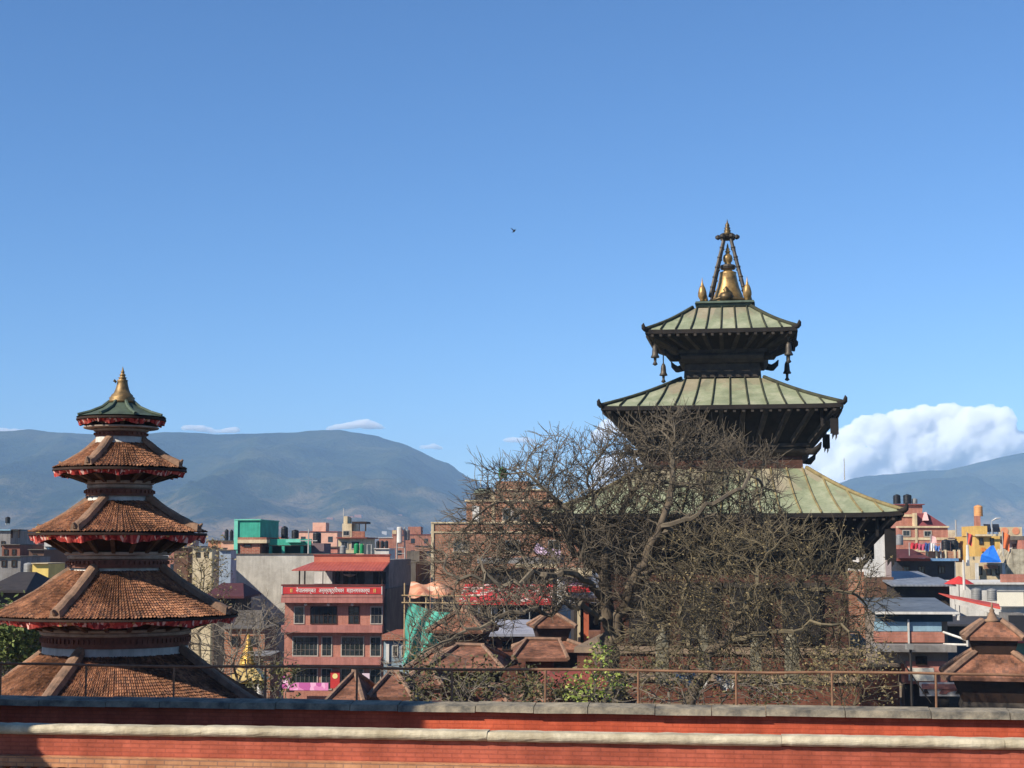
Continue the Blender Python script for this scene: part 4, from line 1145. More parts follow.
# ---- little temples and roofs below the apartment house
TERRA2 = tiles('weathered_tiles', [(0,(146,100,78)),(.3,(158,108,84)),(.55,(168,116,90)),(.75,(142,98,78)),(1,(128,94,78))], 1, 1, .8)
def hip_roof(m, w0, d0, z0, w1, d1, z1, cx=0, cy=0, pitch=.12, row=.15):
    """clay-tiled hip roof with its tile grid in the UVs"""
    P0 = [(cx-w0,cy-d0,z0),(cx+w0,cy-d0,z0),(cx+w0,cy+d0,z0),(cx-w0,cy+d0,z0)]
    P1 = [(cx-w1,cy-d1,z1),(cx+w1,cy-d1,z1),(cx+w1,cy+d1,z1),(cx-w1,cy+d1,z1)]
    for k in range(4):
        a, b, c, d = Vector(P0[k]), Vector(P0[(k+1) % 4]), Vector(P1[(k+1) % 4]), Vector(P1[k])
        L = (b-a).length/pitch; L1 = (c-d).length/pitch; H_ = ((c+d)/2-(a+b)/2).length/row
        m.poly([a, b, c, d], ((-L/2, 0), (L/2, 0), (L1/2, H_), (-L1/2, H_)))
    m.poly([Vector(p)-Vector((0,0,.14)) for p in P0][::-1])
    for k in range(4):
        a, b = Vector(P0[k]), Vector(P0[(k+1) % 4]); dz = Vector((0,0,.14)); m.poly([a-dz, b-dz, b, a])
    return P0, P1
def ridge_bars(t, P0, P1, r=.16, mat=None):
    for k in range(4):
        m = MB(); a, b = Vector(P0[k]), Vector(P1[k]); m.tube([a+Vector((0,0,.02))+(a-b).normalized()*.1, a.lerp(b,.5)+Vector((0,0,.06)), b+Vector((0,0,.06))], [r*1.1, r, r*.9], 6); m.build('hip_ridge', mat or RIDGE, t)
def little_pagoda(label, pxc, D, roofs, cat='shrine', rotz=0.0, finial=True, body=None, group='small tiled temples'):
    """roofs: list of (half width px, eave y, top half width px, top y, wall half width px)"""
    t = thing('small_temple', label, cat, (X(pxc, D), D, 0), rotz, group); s_ = D/F
    for k, (he, ye, ht, yt, hw) in enumerate(roofs):
        z0 = Z(ye, D-he*s_*.9); z1 = Z(yt, D-ht*s_*.6)
        m = MB(); P0, P1 = hip_roof(m, he*s_, he*s_, z0, ht*s_, ht*s_, z1); rf = m.build('tiled_roof', TERRA2, t)
        ridge_bars(rf, P0, P1, .10+he*s_*.022)
        zn = (Z(roofs[k+1][3], D)) if k+1 < len(roofs) else 0
        m = MB(); m.frustum(hw*s_, zn, hw*s_, z0+.1); m.build('wall', body or BR_OLD, t)
        m = MB(); m.frustum(hw*s_*1.03, z0-1.0, he*s_*.84, z0-.16); m.build('eave_timber', WOOD, t)
        m = MB(); m.frustum(hw*s_*1.12, z0-1.3, hw*s_*1.06, z0-1.003); m.build('cornice', BLACKWOOD2, t)
    if finial:
        he, ye, ht, yt, hw = roofs[0]; z1 = Z(yt, D-ht*s_*.6); q = min(ht*s_*.7, .26)
        m = MB(); m.lathe([(q*1.1, -.02), (q*1.2, q*.3), (q*.8, q*.5), (q*.6, q*1.1), (q*.34, q*1.6), (q*.42, q*1.8), (q*.15, q*2.1), (q*.2, q*2.4), (.02, q*3.0)], 12, 0, 0, z1); m.build('finial', plain('stone_finial', (150,118,92), (112,90,74), scale=2), t, smooth=True)
    return t
little_pagoda('small brown tiled two-tier temple half hidden by branches under the red canopy', 463, 96, [(28, 631, 4, 611.5, 17), (44, 668, 18, 647, 30)], rotz=R(-12))
little_pagoda('small orange tiled shrine with a white knob finial near the tree trunk', 551.5, 98, [(20.5, 626, 3.5, 614, 13), (34, 650, 14, 641, 22)], rotz=R(6))
def hip_house(label, px0, px1, D, ye, yt, rpx0, rpx1, depth, wall, name='tiled_house', group='tiled roofs below the apartment house', roofmat=None, wins=0, ridge=True):
    H = B(name, label, 'house', px0, px1, D, group, 0.0)
    a, b = H.x(px0), H.x(px1); z0, z1 = H.z(ye), Z(yt, D+depth/2)
    m = MB(); w0 = (b-a)/2; c = (a+b)/2; rc = (H.x(rpx0)+H.x(rpx1))/2; w1 = (H.x(rpx1)-H.x(rpx0))/2
    P0 = [(a,-.6,z0),(b,-.6,z0),(b,depth+.6,z0),(a,depth+.6,z0)]
    P1 = [(rc-w1,depth/2-.05,z1),(rc+w1,depth/2-.05,z1),(rc+w1,depth/2+.05,z1),(rc-w1,depth/2+.05,z1)]
    for k in range(4):
        p, q, r_, s2 = Vector(P0[k]), Vector(P0[(k+1) % 4]), Vector(P1[(k+1) % 4]), Vector(P1[k])
        L = (q-p).length/.15; L1 = max((r_-s2).length/.15, .1); Hh = ((r_+s2)/2-(p+q)/2).length/.17
        m.poly([p, q, r_, s2], ((-L/2,0),(L/2,0),(L1/2,Hh),(-L1/2,Hh)))
    m.poly([Vector(p)-Vector((0,0,.16)) for p in P0][::-1])
    for k in range(4):
        p, q = Vector(P0[k]), Vector(P0[(k+1) % 4]); dz = Vector((0,0,.16)); m.poly([p-dz, q-dz, q, p])
    rf = m.build('roof', roofmat or TERRA2, H.t)
    if ridge:
        ridge_bars(rf, P0, P1, .10)
        mm = MB(); mm.tube([Vector(P1[0])+Vector((-.1,.05,.1)), Vector(P1[1])+Vector((.1,.05,.06))], .12, 6); mm.build('ridge', RIDGE, rf)
    m = MB(); m.box(a+.7, b-.7, 0, depth, 0, z0-.163); m.build('wall', wall, H.t)
    for k in range(wins):
        p0 = px0+ (px1-px0)*(k+.5)/wins; H.win(p0-4.5, p0+4.5, ye+5.5, ye+17, FRAME_D, GLASS, (1,1))
    return H
H = hip_house('brick house with a bluish grey sheet roof behind the small shrine', 484, 544, 104, 633.5, 619.5, 496, 532, 9, BR_OLD, roofmat=plain('bluish_grey_sheet', (160,160,168), (128,128,138), scale=.7), wins=4, ridge=False)
H.box('dark_fascia', plain('dull_red_fascia', (104,66,56)), 487, 541, 634.8, 641, -.2, -.05)
hip_house('low tiled house with a pale limed ridge beside the green shrub', 513, 567, 84, 657.5, 640.5, 527, 561, 7, BR_OLD)
hip_house('tiled house with a broad orange front slope below the brown temple', 428, 503, 78, 668, 646.5, 455, 481, 8, BR_OLD)
hip_house('low brick red roof corner tucked against the coping, below the blue house', 371, 414, 68, 695.5, 674, 385, 393, 6, BR_OLD)
hip_house('little tiled gable under the green net', 404, 443, 72, 684, 669, 421, 428, 5, BR_OLD)
hip_house('tiled lean-to with a pointed end in front of the guesthouse', 330, 366, 66, 700, 674, 349, 351, 5, BR_OLD)
H = hip_house('long low house with a reddish sheet roof behind the green shrub', 540, 612, 70, 684, 671, 552, 604, 7, BR_OLD, roofmat=RUSTROOF, ridge=False)
hip_house('small tiled porch roof peeping over the coping amid dark shrubs', 484, 508, 58, 702, 688, 492, 502, 3.5, BR_OLD)
hip_house('low tiled shed at the coping among the shrubs below the orange slope', 520, 546, 56, 701, 686, 529, 537, 3.5, BR_OLD)
o = thing('orange_pillar_house', 'tall orange brick pillars of a house front beside the tree trunk', 'house', (X(589, 100), 100, 0))
xx = lambda px: X(px, 100)-X(589, 100)
for p0, p1 in ((583.5, 588.5), (577.5, 580)):
    m = MB(); m.box(xx(p0), xx(p1), 0, .5, 0, Z(602, 100)); m.build('pillar', plain('orange_brick_pillar', (196,110,76), (172,92,66), scale=1.5) if p0 > 580 else CREAM, o)
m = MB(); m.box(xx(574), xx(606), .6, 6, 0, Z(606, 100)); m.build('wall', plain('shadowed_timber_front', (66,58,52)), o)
m = MB(); m.box(xx(572), xx(608), -.6, 6.4, Z(602, 100), Z(598, 100)); m.build('eave', WOOD, o)
m = MB(); m.box(xx(588), xx(612), -1.5, .0, Z(640, 100), Z(630, 100)); m.build('porch_roof', TERRA2, o)
# ================================================================== BUILDINGS ON THE RIGHT OF THE TALL TEMPLE
H = B('white_gable_house', 'bright white plastered house wall showing between the temple eave and the twigs', 'house', 862, 893, 120)
H.box('wall', WHITE, 864, 885, 529, None, 0, 9)
H.box('side_pillar', plain('pinkish_grey_strip', (176,160,156), (150,134,130), scale=1), 885.2, 890.5, 528, None, -.1, 1)
H.box('lower_wall', BRK2, 846, 863.8, 572, None, .2, 8); H.box('lower_front', plain('brown_block', (112,82,64), (92,70,58), scale=.8), 863, 892, 577, None, -.3, -.005)
# brick house with sloping red roof
H = B('brick_rooftop_house', 'tall brick house with concrete bands and a sloping dark red roof under two black tanks', 'house', 896, 950, 170)
x, z = H.x, H.z
H.box('wall', BRK3, 899, 948, 527.8, None, 0, 14)
H.box('stair_tower', BRK3, 899, 926, 504.6, 527.7, 1.5, 10)
H.box('tower_slab', RUSTROOF, 898, 928, 503.6, 504.5, 1.2, 10.4)
for (p0, p1, y0, y1, yy) in ((899,917,514,516.4,1.35),(899,949,526,527.75,-.2),(899,948,537.5,540,-.06),(915.6,917.8,513,560,-.1),(899,948,550,552,-.06)):
    H.box('concrete_band', CREAM, p0, p1, y0, y1, yy, yy+1.6)
m = MB(); m.hexa([(x(919),-.1,z(527)),(x(948.5),-.1,z(527)),(x(948.5),8,z(527)),(x(919),8,z(527)),(x(919),1.2,z(513)),(x(930),1.2,z(513)),(x(930),6,z(513)),(x(919),6,z(513))])
m.build('sloping_roof', plain('wine_red_sheet', (128,64,66), (100,52,56), scale=.7), H.t)
m = MB(); m.hexa([(x(923.5),-.3,z(520.5)),(x(929),-.3,z(520.5)),(x(929),2,z(520.5)),(x(923.5),2,z(520.5)),(x(927.5),.6,z(512)),(x(928.6),.6,z(512)),(x(928.6),2,z(512)),(x(927.5),2,z(512))])
m.build('pink_dormer', plain('pale_pink_panel', (232,184,178), var=.15), H.t)
H.win(903,911,530,536.5,FRAME_W,GLASS,(1,0)); H.win(924,932,530.5,536.8,FRAME_W,GLASS,(1,0))
tank(896.6, 904, 494, 503.4, 176, TANKBLACK, 'black tank at the outer end of the row on the sloping red roofed house')
tank(906.6, 915.2, 493.8, 503.4, 176, TANKBLACK, 'widest black tank in the middle of the row on the sloping red roofed house')
tank(915.5, 921, 498, 503.4, 176, TANKGREY, 'short dim grey tank at the end of the row on the sloping red roofed house')
tank(898.4, 906, 534, 545, 150, TANKGREY, 'pale grey tank beside the hanging pennant of the temple eave')
pole('roof_mast', 'thin tall white mast on the lower right roof line of the temple', 846, 458, 480, 190, .07, 'mast')
pole('white_flagpole', 'white upright pole beyond the brick house with the red roof', 956.5, 520, 548, 175, .11, 'pole')
# laundry terrace in front
H = B('laundry_house', 'dark fronted house with a brick roof parapet hung with washing', 'house', 898, 960, 138)
x, z = H.x, H.z
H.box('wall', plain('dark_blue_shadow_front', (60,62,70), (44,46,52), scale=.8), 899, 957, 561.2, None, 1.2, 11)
H.box('roof_edge', plain('blue_edge_paint', (110,148,186), (92,126,160), scale=1), 930, 957.5, 558.4, 561, -.2, 11.2)
H.box('roof_edge', RUSTROOF, 898, 929.6, 558.4, 561, -.2, 11.2)
H.box('parapet', BRK2, 926, 958, 551.2, 558.3, 0, .25)
for px in (927, 936, 945, 954, 958.5): H.box('parapet_pier', CREAM, px-.9, px+.9, 549.8, 558.3, -.1, .36)
m = MB(); m.hexa([(x(898),-1,z(558)),(x(929),-1,z(558)),(x(929),4,z(558)),(x(898),4,z(558)),(x(898),1,z(549)),(x(914),1,z(549)),(x(914),4,z(549)),(x(898),4,z(549))])
m.build('lean_to_roof', plain('dark_wine_sheet', (92,50,52), (74,42,46), scale=.7), H.t)
H.win(905,912,566,574,FRAME_D,GLASS,(1,0),y=1.2); H.win(920,927,566,574,FRAME_D,GLASS,(1,0),y=1.2); H.win(940,947,566,574,FRAME_D,GLASS,(1,0),y=1.2)
H.box('white_downpipe', WHITE, 956, 957, 562, 592, 1.0, 1.15)
for (p0, p1, y0, y1, c, lb) in ((911,918,543,549,(196,60,70),'red blanket hung over the brick roof parapet'),(918,925,544,550,(206,96,120),'pink cloth hung over the brick roof parapet'),
                                (925,930,543,551,(70,92,150),'dark blue cloth hung on the brick roof terrace'),(931,934.6,543.5,551,(240,236,230),'white sheet hung on the brick roof terrace'),
                                (935,940,546,550.8,(90,130,196),'bright blue cloth at the end of the washing')):
    m = MB(); D = 137.5; n = 6; a, b = X(p0, D), X(p1, D); z1, z0 = Z(y0, D), Z(y1, D)
    for j in range(4):
        for i in range(n+1): m.v.append((a+(b-a)*i/n-X(925, D), .08*math.sin(i*1.9+j)*(j+1)/2, z1+(z0-z1)*j/3+.05*math.sin(i*1.3)))
    for j in range(3):
        for i in range(n): q = j*(n+1)+i; m.face((q, q+1, q+2+n, q+1+n))
    o = m.build('laundry', plain('cloth_%d_%d' % (c[0], c[2]), c, var=.25, scale=2), None, smooth=True, loc=(X(925, D), D, 0)); tag(o, lb, 'laundry', 'washing on the roof terrace')
t = thing('washing_line', 'thin washing line stretched between short posts on the brick roof terrace', 'washing line', (X(925,137.7), 137.7, 0))
m = MB(); m.tube([(X(909,137.7)-X(925,137.7),0,Z(543.2,137.7)), (X(941,137.7)-X(925,137.7),0,Z(543.4,137.7))], .02, 5); m.build('line', STEEL, t)
for px in (909.3, 940.8):
    m = MB(); m.tube([(X(px,137.7)-X(925,137.7),0,Z(558,137.7)), (X(px,137.7)-X(925,137.7),0,Z(542.6,137.7))], .04, 6); m.build('post', STEEL, t)
o = pole('prayer_flag', 'pale pink prayer flag drooping from a pole on the brick house terrace', 930.6, 534, 551, 140, .04, 'flag')
m = MB(); D = 140
for j in range(5):
    for i in range(4): m.v.append((.05+.42*i/3+.05*math.sin(j), .08*math.sin(i+j), (Z(535, D)-Z(551, D))-j*.26-.18*i/3))
for j in range(4):
    for i in range(3): q = j*4+i; m.face((q, q+1, q+5, q+4))
m.build('cloth', plain('pale_pink_panel', (232,184,178)), o)
tank(944.6, 953.5, 539.2, 550.8, 141, TANKBLACK, 'large black tank at the corner of the brick roof parapet, nearer the washing')
tank(953.8, 961.5, 539.8, 552, 141.5, TANKBLACK, 'black tank at the corner of the brick roof parapet, farther from the washing')
tank(960.5, 964.5, 547.5, 557, 145, TANKBLACK, 'small black drum beside the white upright post', 'rooftop water tanks')
# yellow house, ochre tank, solar panels
H = B('yellow_house', 'yellow house with a narrow dark window under an ochre tank tower', 'house', 975, 1001, 165)
x, z = H.x, H.z
H.box('wall', YELLOW, 975.5, 1000, 536, None, 0, 10)
H.box('upper_parapet', YELLOW, 974.6, 987, 526, 535.9, -.4, 6)
H.box('floor_band', CREAM, 975, 1001, 534.2, 536.2, -.5, -.42)
H.win(979.5, 983.6, 537.6, 544.8, FRAME_D, GLASS, (0,0)); H.win(990, 994, 538, 545, FRAME_D, GLASS, (0,0))
H.box('orange_box', plain('deep_orange', (216,130,60), var=.2), 980.8, 984.5, 547.6, 551.5, -.5, -.1)
H.box('tank_column', BRK3, 979, 983.6, 515.5, 525.9, 1, 1.9)
tank(977.6, 986.4, 504.6, 516.2, 165.6, TANKORANGE, 'ochre round water tank perched high on a brick column', back=.9)
for k, (p0, p1) in enumerate(((985.8, 992.2), (994.2, 1001))):
    t = thing('solar_panel', ['dark solar panel next to the yellow parapet', 'dark solar panel next to the cream parapet with discs'][k], 'solar panel', (X((p0+p1)/2, 166), 166, Z(532, 166)), 0, 'solar panels')
    w = (X(p1, 166)-X(p0, 166))/2; h = Z(524, 166)-Z(532, 166)
    m = MB(); m.hexa([(-w,0,0),(w,0,0),(w,.08,0),(-w,.08,0),(-w,.5,h),(w,.5,h),(w,.58,h),(-w,.58,h)]); m.build('panel', glass('solar_cells', (28,30,38)), t)
    m = MB(); m.beam((-w*.7,.5,-.4), (-w*.7,.56,h), .06); m.beam((w*.7,.5,-.4), (w*.7,.56,h), .06); m.build('stand', STEEL, t)
t = pole('street_light', 'white arm lamp rising over the solar panels', 992.6, 521, 536, 164, .06, 'lamp')
m = MB(); hh = Z(521,164)-Z(536,164); m.tube([(0,0,hh), (.45,0,hh+.25), (.9,0,hh+.3)], [.05,.1,.04], 6); m.build('lamp_arm', WHITE, t)
H = B('cream_parapet_house', 'cream house top with a blank parapet bearing orange discs', 'house', 1000, 1040, 172)
x, z = H.x, H.z
H.box('parapet', CREAM, 1000.5, 1022.5, 527, 536, 0, .4)
H.box('wall', WHITE, 1000, 1036, 540.2, None, .6, 10)
H.box('roof_slab', CONC_D, 999, 1037, 536.1, 540.1, -.1, 10)
for px in (1005.5, 1016.5):
    m = MB(); m.tube([(x(px),-.05,z(531)), (x(px),-.003,z(531))], x(px+3.6)-x(px), 20); m.build('orange_disc', plain('orange_disc', (226,150,112), var=.2), H.t)
H.win(1004, 1010, 543, 551, FRAME_W, GLASS, (1,0), y=.6); H.win(1013, 1020, 543, 551, FRAME_W, GLASS, (1,0), y=.6)
H.box('pink_room', PINKISH, 1018, 1036, 540.3, 552, -1.6, .5)
def flag(label, px, py0, py1, D, w, h, c):
    t = pole('flag', label, px, py0, py1, D, .05, 'flag', 'coloured flags on poles'); hh = Z(py0, D)-Z(py1, D)
    W_ = w*D/F; Hf = h*D/F; m = MB()
    for j in range(7):
        for i in range(6): m.v.append((W_*i/5*(1-.25*j/6), .12*math.sin(i*1.4+j*.5), hh-.05-Hf*j/6-.25*Hf*i/5))
    for j in range(6):
        for i in range(5): q = j*6+i; m.face((q, q+1, q+7, q+6))
    m.build('cloth', plain('flag_%d_%d' % (c[0], c[1]), c, var=.2, scale=2), t, smooth=True)
flag('salmon red flag beside the white upright post', 967.5, 532, 553, 150, 6, 11, (222,96,84))
flag('broad orange flag before the cream parapet with discs', 1003, 531, 556, 150, 8, 16, (232,122,72))
pole('white_post', 'white upright post standing by the salmon red flag', 967.4, 545, 566, 139, .16, 'post', mat=WHITE)
pole('white_banner_pole', 'slim white pole leaning over the red awning', 963, 560, 590, 112, .10, 'pole', mat=WHITE)
# blue tarpaulin
m = MB(); D = 148; cx = X(990, D)
pts = [(979.5,562.5),(1001,562.3),(1001,545),(997.5,546),(988,555)]
a = [Vector((X(p, D)-cx, 0 if q > 555 else 2.2, Z(q, D))) for p, q in pts]
n = len(a); ctr = sum(a, Vector())/n+Vector((0,.35,-.2))
for k in range(n):
    p, q = a[k], a[(k+1) % n]
    m.poly([p, q, ctr])
o = m.build('blue_tarpaulin', plain('blue_tarp', (36,112,206), (30,92,176), scale=1.5, rough=.5), None, loc=(cx, D, 0)); tag(o, 'bright blue tarpaulin slung as a slanting roof before the yellow house', 'tarpaulin')
H = B('old_cream_house', 'old cream house with a stained gable and clutter on its terrace', 'house', 968, 1040, 150)
x, z = H.x, H.z
H.box('wall', CREAM, 970, 1036, 563, None, 0, 10)
H.box('terrace_ledge', CREAM, 968, 1000, 556.5, 562.6, .3, 1.0)
m = MB(); m.hexa([(x(1001),-.3,z(578)),(x(1036),-.3,z(578)),(x(1036),6,z(578)),(x(1001),6,z(578)),(x(1012),-.3,z(549)),(x(1026),-.3,z(549)),(x(1026),6,z(549)),(x(1012),6,z(549))])
m.build('gable', plain('stained_lime_wall', (206,196,170), (140,130,110), scale=1.2, streak=.5), H.t)
for (p0, p1) in ((977,982),(986,991),(995,999)): H.win(p0, p1, 566, 575, FRAME_D, GLASS, (0,0))
H.box('wooden_box', BRK2, 983.5, 996, 564.5, 568.8, -.6, -.05)
H.box('terrace_post', WHITE, 974, 977, 563, 580, -.7, -.4); H.box('terrace_post', WHITE, 1000, 1003, 563, 580, -.7, -.4)
H = B('white_flat_house', 'dazzling white flat roofed house with a blank board on its wall', 'house', 962, 1045, 128)
x, z = H.x, H.z
H.box('wall', WHITE, 965, 1040, 584.5, None, 0, 12)
H.box('roof_slab', WHITE, 964, 1041, 582.4, 584.4, -.4, 12.2)
H.box('brick_parapet', BRK3, 1000.5, 1040, 574.2, 582.3, 0, .4)
H.box('grey_shed', GREY, 985, 1014, 612, None, -2.4, -.05)
m = MB(); m.box(x(995), x(1020.5), -.4, -.3, z(606), z(591.5)); m.build('board', plain('blank_cream_board', (240,232,210), var=.08), H.t)
m = MB(); 
for q in ((994.4,1021,590.6,591.4),(994.4,1021,606.1,606.9),(1020.6,1021.4,590.6,607)): m.box(x(q[0]), x(q[1]), -.45, -.28, z(q[3]), z(q[2]))
m.build('board_frame', TANKGREY, H.t)
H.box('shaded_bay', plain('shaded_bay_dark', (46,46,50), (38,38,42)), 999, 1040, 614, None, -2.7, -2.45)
tank(968.5, 979, 587.5, 600, 126, TANKGREY, 'round grey steel tank on the red awning side of the white house', back=-.4)
tank(984, 994, 588, 600.5, 126, TANKGREY, 'round grey steel tank beside the blank cream board', back=-.4)
# red awning
t = thing('red_awning', 'long faded red awning sloping down between the grey roofs and the white house', 'awning', (X(970,112), 112, 0))
xx = lambda px: X(px, 112)-X(970, 112); zz = lambda py: Z(py, 112)
m = MB(); m.hexa([(xx(948),-.5,zz(598.5)),(xx(992),-1.5,zz(608.6)),(xx(1008),2.5,zz(607)),(xx(952),4,zz(595)),(xx(948),-.5,zz(597)),(xx(992),-1.5,zz(606.4)),(xx(1008),2.5,zz(605)),(xx(952),4,zz(594.2))])
m.build('canopy', plain('faded_red_canvas', (206,92,78), (184,72,62), scale=1), t)
m = MB(); m.hexa([(xx(951),-.6,zz(604)),(xx(990),-1.6,zz(614)),(xx(990),-1.55,zz(614)),(xx(951),-.55,zz(604)),(xx(951),-.6,zz(598.6)),(xx(990),-1.6,zz(608.7)),(xx(990),-1.55,zz(608.7)),(xx(951),-.55,zz(598.6))])
m.build('valance', plain('pale_canvas', (206,200,190)), t)
for px in (952, 991): 
    m = MB(); m.tube([(xx(px),-.4,zz(680)), (xx(px),-.4,zz(598.6 if px < 970 else 608.6))], .05, 6); m.build('post', STEEL, t)
t = thing('red_umbrella', 'red market parasol half hidden behind the slim white pole', 'parasol', (X(958,116), 116, 0))
m = MB(); m.lathe([(1.1, Z(584,116)), (.7, Z(580.5,116)), (.04, Z(576,116))], 12, caps=False); m.build('canopy', SIGNRED, t)
m = MB(); m.tube([(0,0,Z(620,116)), (0,0,Z(576.5,116))], .03, 6); m.build('pole', STEEL, t)
# grey roofs in steps, blue fronted shop house
def slab_house(label, px0, px1, ytop, yroof, D, depth, roofmat, wallmat, name='house', inset=1.5):
    H = B(name, label, 'house', px0, px1, D)
    m = MB(); a, b = H.x(px0), H.x(px1); z0 = H.z(yroof); z1 = Z(ytop, D+depth)
    m.hexa([(a,-.6,z0-.12),(b,-.6,z0-.12),(b,depth,z1-.12),(a,depth,z1-.12),(a,-.6,z0),(b,-.6,z0),(b,depth,z1),(a,depth,z1)])
    m.build('sheet_roof', roofmat, H.t)
    m = MB(); m.box(a+.3, b-.3, .3, depth-.3, 0, min(z0, z1)-.14); m.build('wall', wallmat, H.t)
    return H
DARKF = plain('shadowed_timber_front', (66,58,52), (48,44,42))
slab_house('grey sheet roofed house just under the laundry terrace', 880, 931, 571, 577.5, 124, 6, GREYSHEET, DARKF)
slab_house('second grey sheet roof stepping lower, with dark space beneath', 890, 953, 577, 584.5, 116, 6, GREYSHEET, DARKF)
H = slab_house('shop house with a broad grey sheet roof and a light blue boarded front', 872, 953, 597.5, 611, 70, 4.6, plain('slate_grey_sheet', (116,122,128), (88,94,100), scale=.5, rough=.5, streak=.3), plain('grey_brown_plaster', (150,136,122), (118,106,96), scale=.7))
x, z = H.x, H.z
H.box('teal_shadow_band', plain('teal_shadow_front', (74,92,104), (60,74,86), scale=.6), 875, 950, 611.5, 621.5, -.05, .28)  # wall strip under the eave, its shadow put into the colour
H.box('white_gutter', WHITE, 872, 953.5, 611.2, 613.6, -.75, -.55)
H.box('white_downpipe', WHITE, 951.6, 953.4, 613.8, 619.4, -.72, -.58)
H.box('blue_board', BLUEPAINT, 874, 904.3, 621.6, 631, -.3, .28); H.box('blue_board', BLUEPAINT, 906, 937.8, 621.6, 631, -.3, .28)
H.box('brick_balcony', BRK3, 873, 940, 631.4, 642, -.36, .26)
H.box('white_post', WHITE, 904.2, 905.8, 619, 643, -.44, -.35)
H.box('ledge', GREY, 870, 946, 643.2, 649.8, -1.6, .25)
H.box('grey_wall', plain('grey_brown_plaster', (150,136,122), (118,106,96), scale=.7), 876, 940, 650, 662, -1.0, .25)
H.box('salmon_wall', PINKISH, 899, 938.5, 659.5, 682, -1.05, .2)
H.win(908.5, 919.5, 654.5, 663.5, FRAME_D, GLASS, (1,0), y=-1.06)
H.box('brick_pier', BR_OLD, 853, 889, 664, None, -1.9, -1.1); H.box('pier_ledge', PL, 851, 890, 661.4, 663.9, -2.0, -1.05)
H.box('dark_shopfront', DARKF, 899, 942, 682.2, None, -.6, .2)
m = MB(); m.tube([(x(938.5),-.5,z(631.4)), (x(952.5),-2.4,z(637))], .05, 6); m.tube([(x(938.5),-.5,z(643.4)), (x(952.5),-2.4,z(641.4))], .05, 6); m.tube([(x(952.5),-2.4,z(643)), (x(952.5),-2.4,z(634))], .05, 6); m.build('stair_rail', WHITE, H.t)
bd = thing('white_board', 'plain pale board on the salmon wall below the small dark window', 'board', (H.xc, 70, 0), H.rot)
m = MB(); m.box(x(900.5), x(925), -1.3, -1.2, z(678.5), z(665.8)); m.build('panel', plain('blank_cream_board', (240,232,210)), bd)
bn = thing('shop_banner', 'white shop banner with a pinkish swoosh and small dark marks', 'banner', (H.xc, 70, 0), H.rot)
m = MB(); m.box(x(909), x(951), -1.7, -1.62, z(692.5), z(679)); m.build('panel', plain('banner_white', (232,222,208), var=.1), bn)
m = MB(); m.box(x(911), x(951.4), -1.78, -1.71, z(685.4), z(680.6)); m.build('stripe', PINKISH, bn)
m = MB()
for k in range(12):
    a0 = PI*k/12; a1 = PI*(k+1)/12
    c = (x(942), z(690.5)); r0, r1 = .26, .46
    m.poly([(c[0]-r1*math.cos(a0)*1.4,-1.73,c[1]+r1*math.sin(a0)*.7),(c[0]-r1*math.cos(a1)*1.4,-1.73,c[1]+r1*math.sin(a1)*.7),(c[0]-r0*math.cos(a1)*1.2,-1.73,c[1]+r0*math.sin(a1)*.5),(c[0]-r0*math.cos(a0)*1.2,-1.73,c[1]+r0*math.sin(a0)*.5)])
m.build('swoosh', PINKISH, bn)
for px in (914.6, 946):
    m = MB(); m.frustum(.14, z(690), .04, z(685.8), x(px), -1.74, .02, .02); m.build('mark', FRAME_D, bn)
sh = slab_house('green fronted shop with a red roof edge behind the tiled two-tier temple', 1000, 1060, 632, 641, 108, 6, plain('faded_red_canvas', (206,92,78)), plain('pale_green_front', (120,160,136), (92,128,110), scale=.7))
sh = slab_house('dark roofed row behind the blue boarded shop house', 938, 1010, 616, 624, 106, 5, plain('dark_sheet', (70,70,74), (54,54,58)), DARKF)
little_pagoda('orange brown tiled two-tier temple beside the floodlight pole', 990, 64, [(27, 637, 9, 622, 16.5), (47.5, 677.5, 17, 652.5, 30)], rotz=R(-14), body=BLACKWOOD2)
# dark slanting roof between shop house and that temple
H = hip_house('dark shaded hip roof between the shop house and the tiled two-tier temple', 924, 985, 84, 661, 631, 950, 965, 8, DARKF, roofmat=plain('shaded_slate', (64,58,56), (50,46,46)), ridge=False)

# ================================================================== ROOFS ON THE LEFT BEHIND THE ROUND TEMPLE
def plainhouse(label, px0, px1, ytop, D, mat, depth=8, wins=(), slab=None, cat='house', group=None, name='house'):
    H = B(name, label, cat, px0, px1, D, group, 0.0)
    H.box('wall', mat, px0, px1, ytop, None, 0, depth)
    H.box('roof_slab', slab or CONC_D, px0-.5, px1+.5, ytop-.9, ytop-.05, -.25, depth+.2)
    for (a, b, c, d) in wins: H.win(a, b, c, d, FRAME_D, GLASS, (0,0))
    return H
H = plainhouse('grey house with a cyan roof edge and open top room at the picture edge', -8, 10, 530.5, 150, GREY, slab=plain('cyan_edge', (150,196,214), var=.15), wins=((1,5,541,547),))
H.box('open_frame', FRAME_D, 10.4, 18.5, 529.3, 530.2, 0, 3)
for px in (11, 18): H.box('frame_post', FRAME_D, px-.4, px+.4, 530.3, 538, 0, .3)
tank(1, 6, 516.5, 524.8, 153, TANKBLACK, 'black tank above the cyan roof edge at the picture edge', legs=True)
plainhouse('brown house with a rusty front, second from the picture edge', 2, 20, 545, 140, plain('rusty_brown_front', (140,90,72), (110,74,62), scale=.8), wins=((4,8,549,555),(12,16,549,555)))
plainhouse('salmon pink house tucked beneath the third round roof', 20, 38, 536, 170, PINKISH, slab=RUSTROOF, wins=((22,26,538,542),))
plainhouse('lower salmon house front with white ledge', 20, 31, 549, 150, PINKISH, slab=WHITE, wins=())
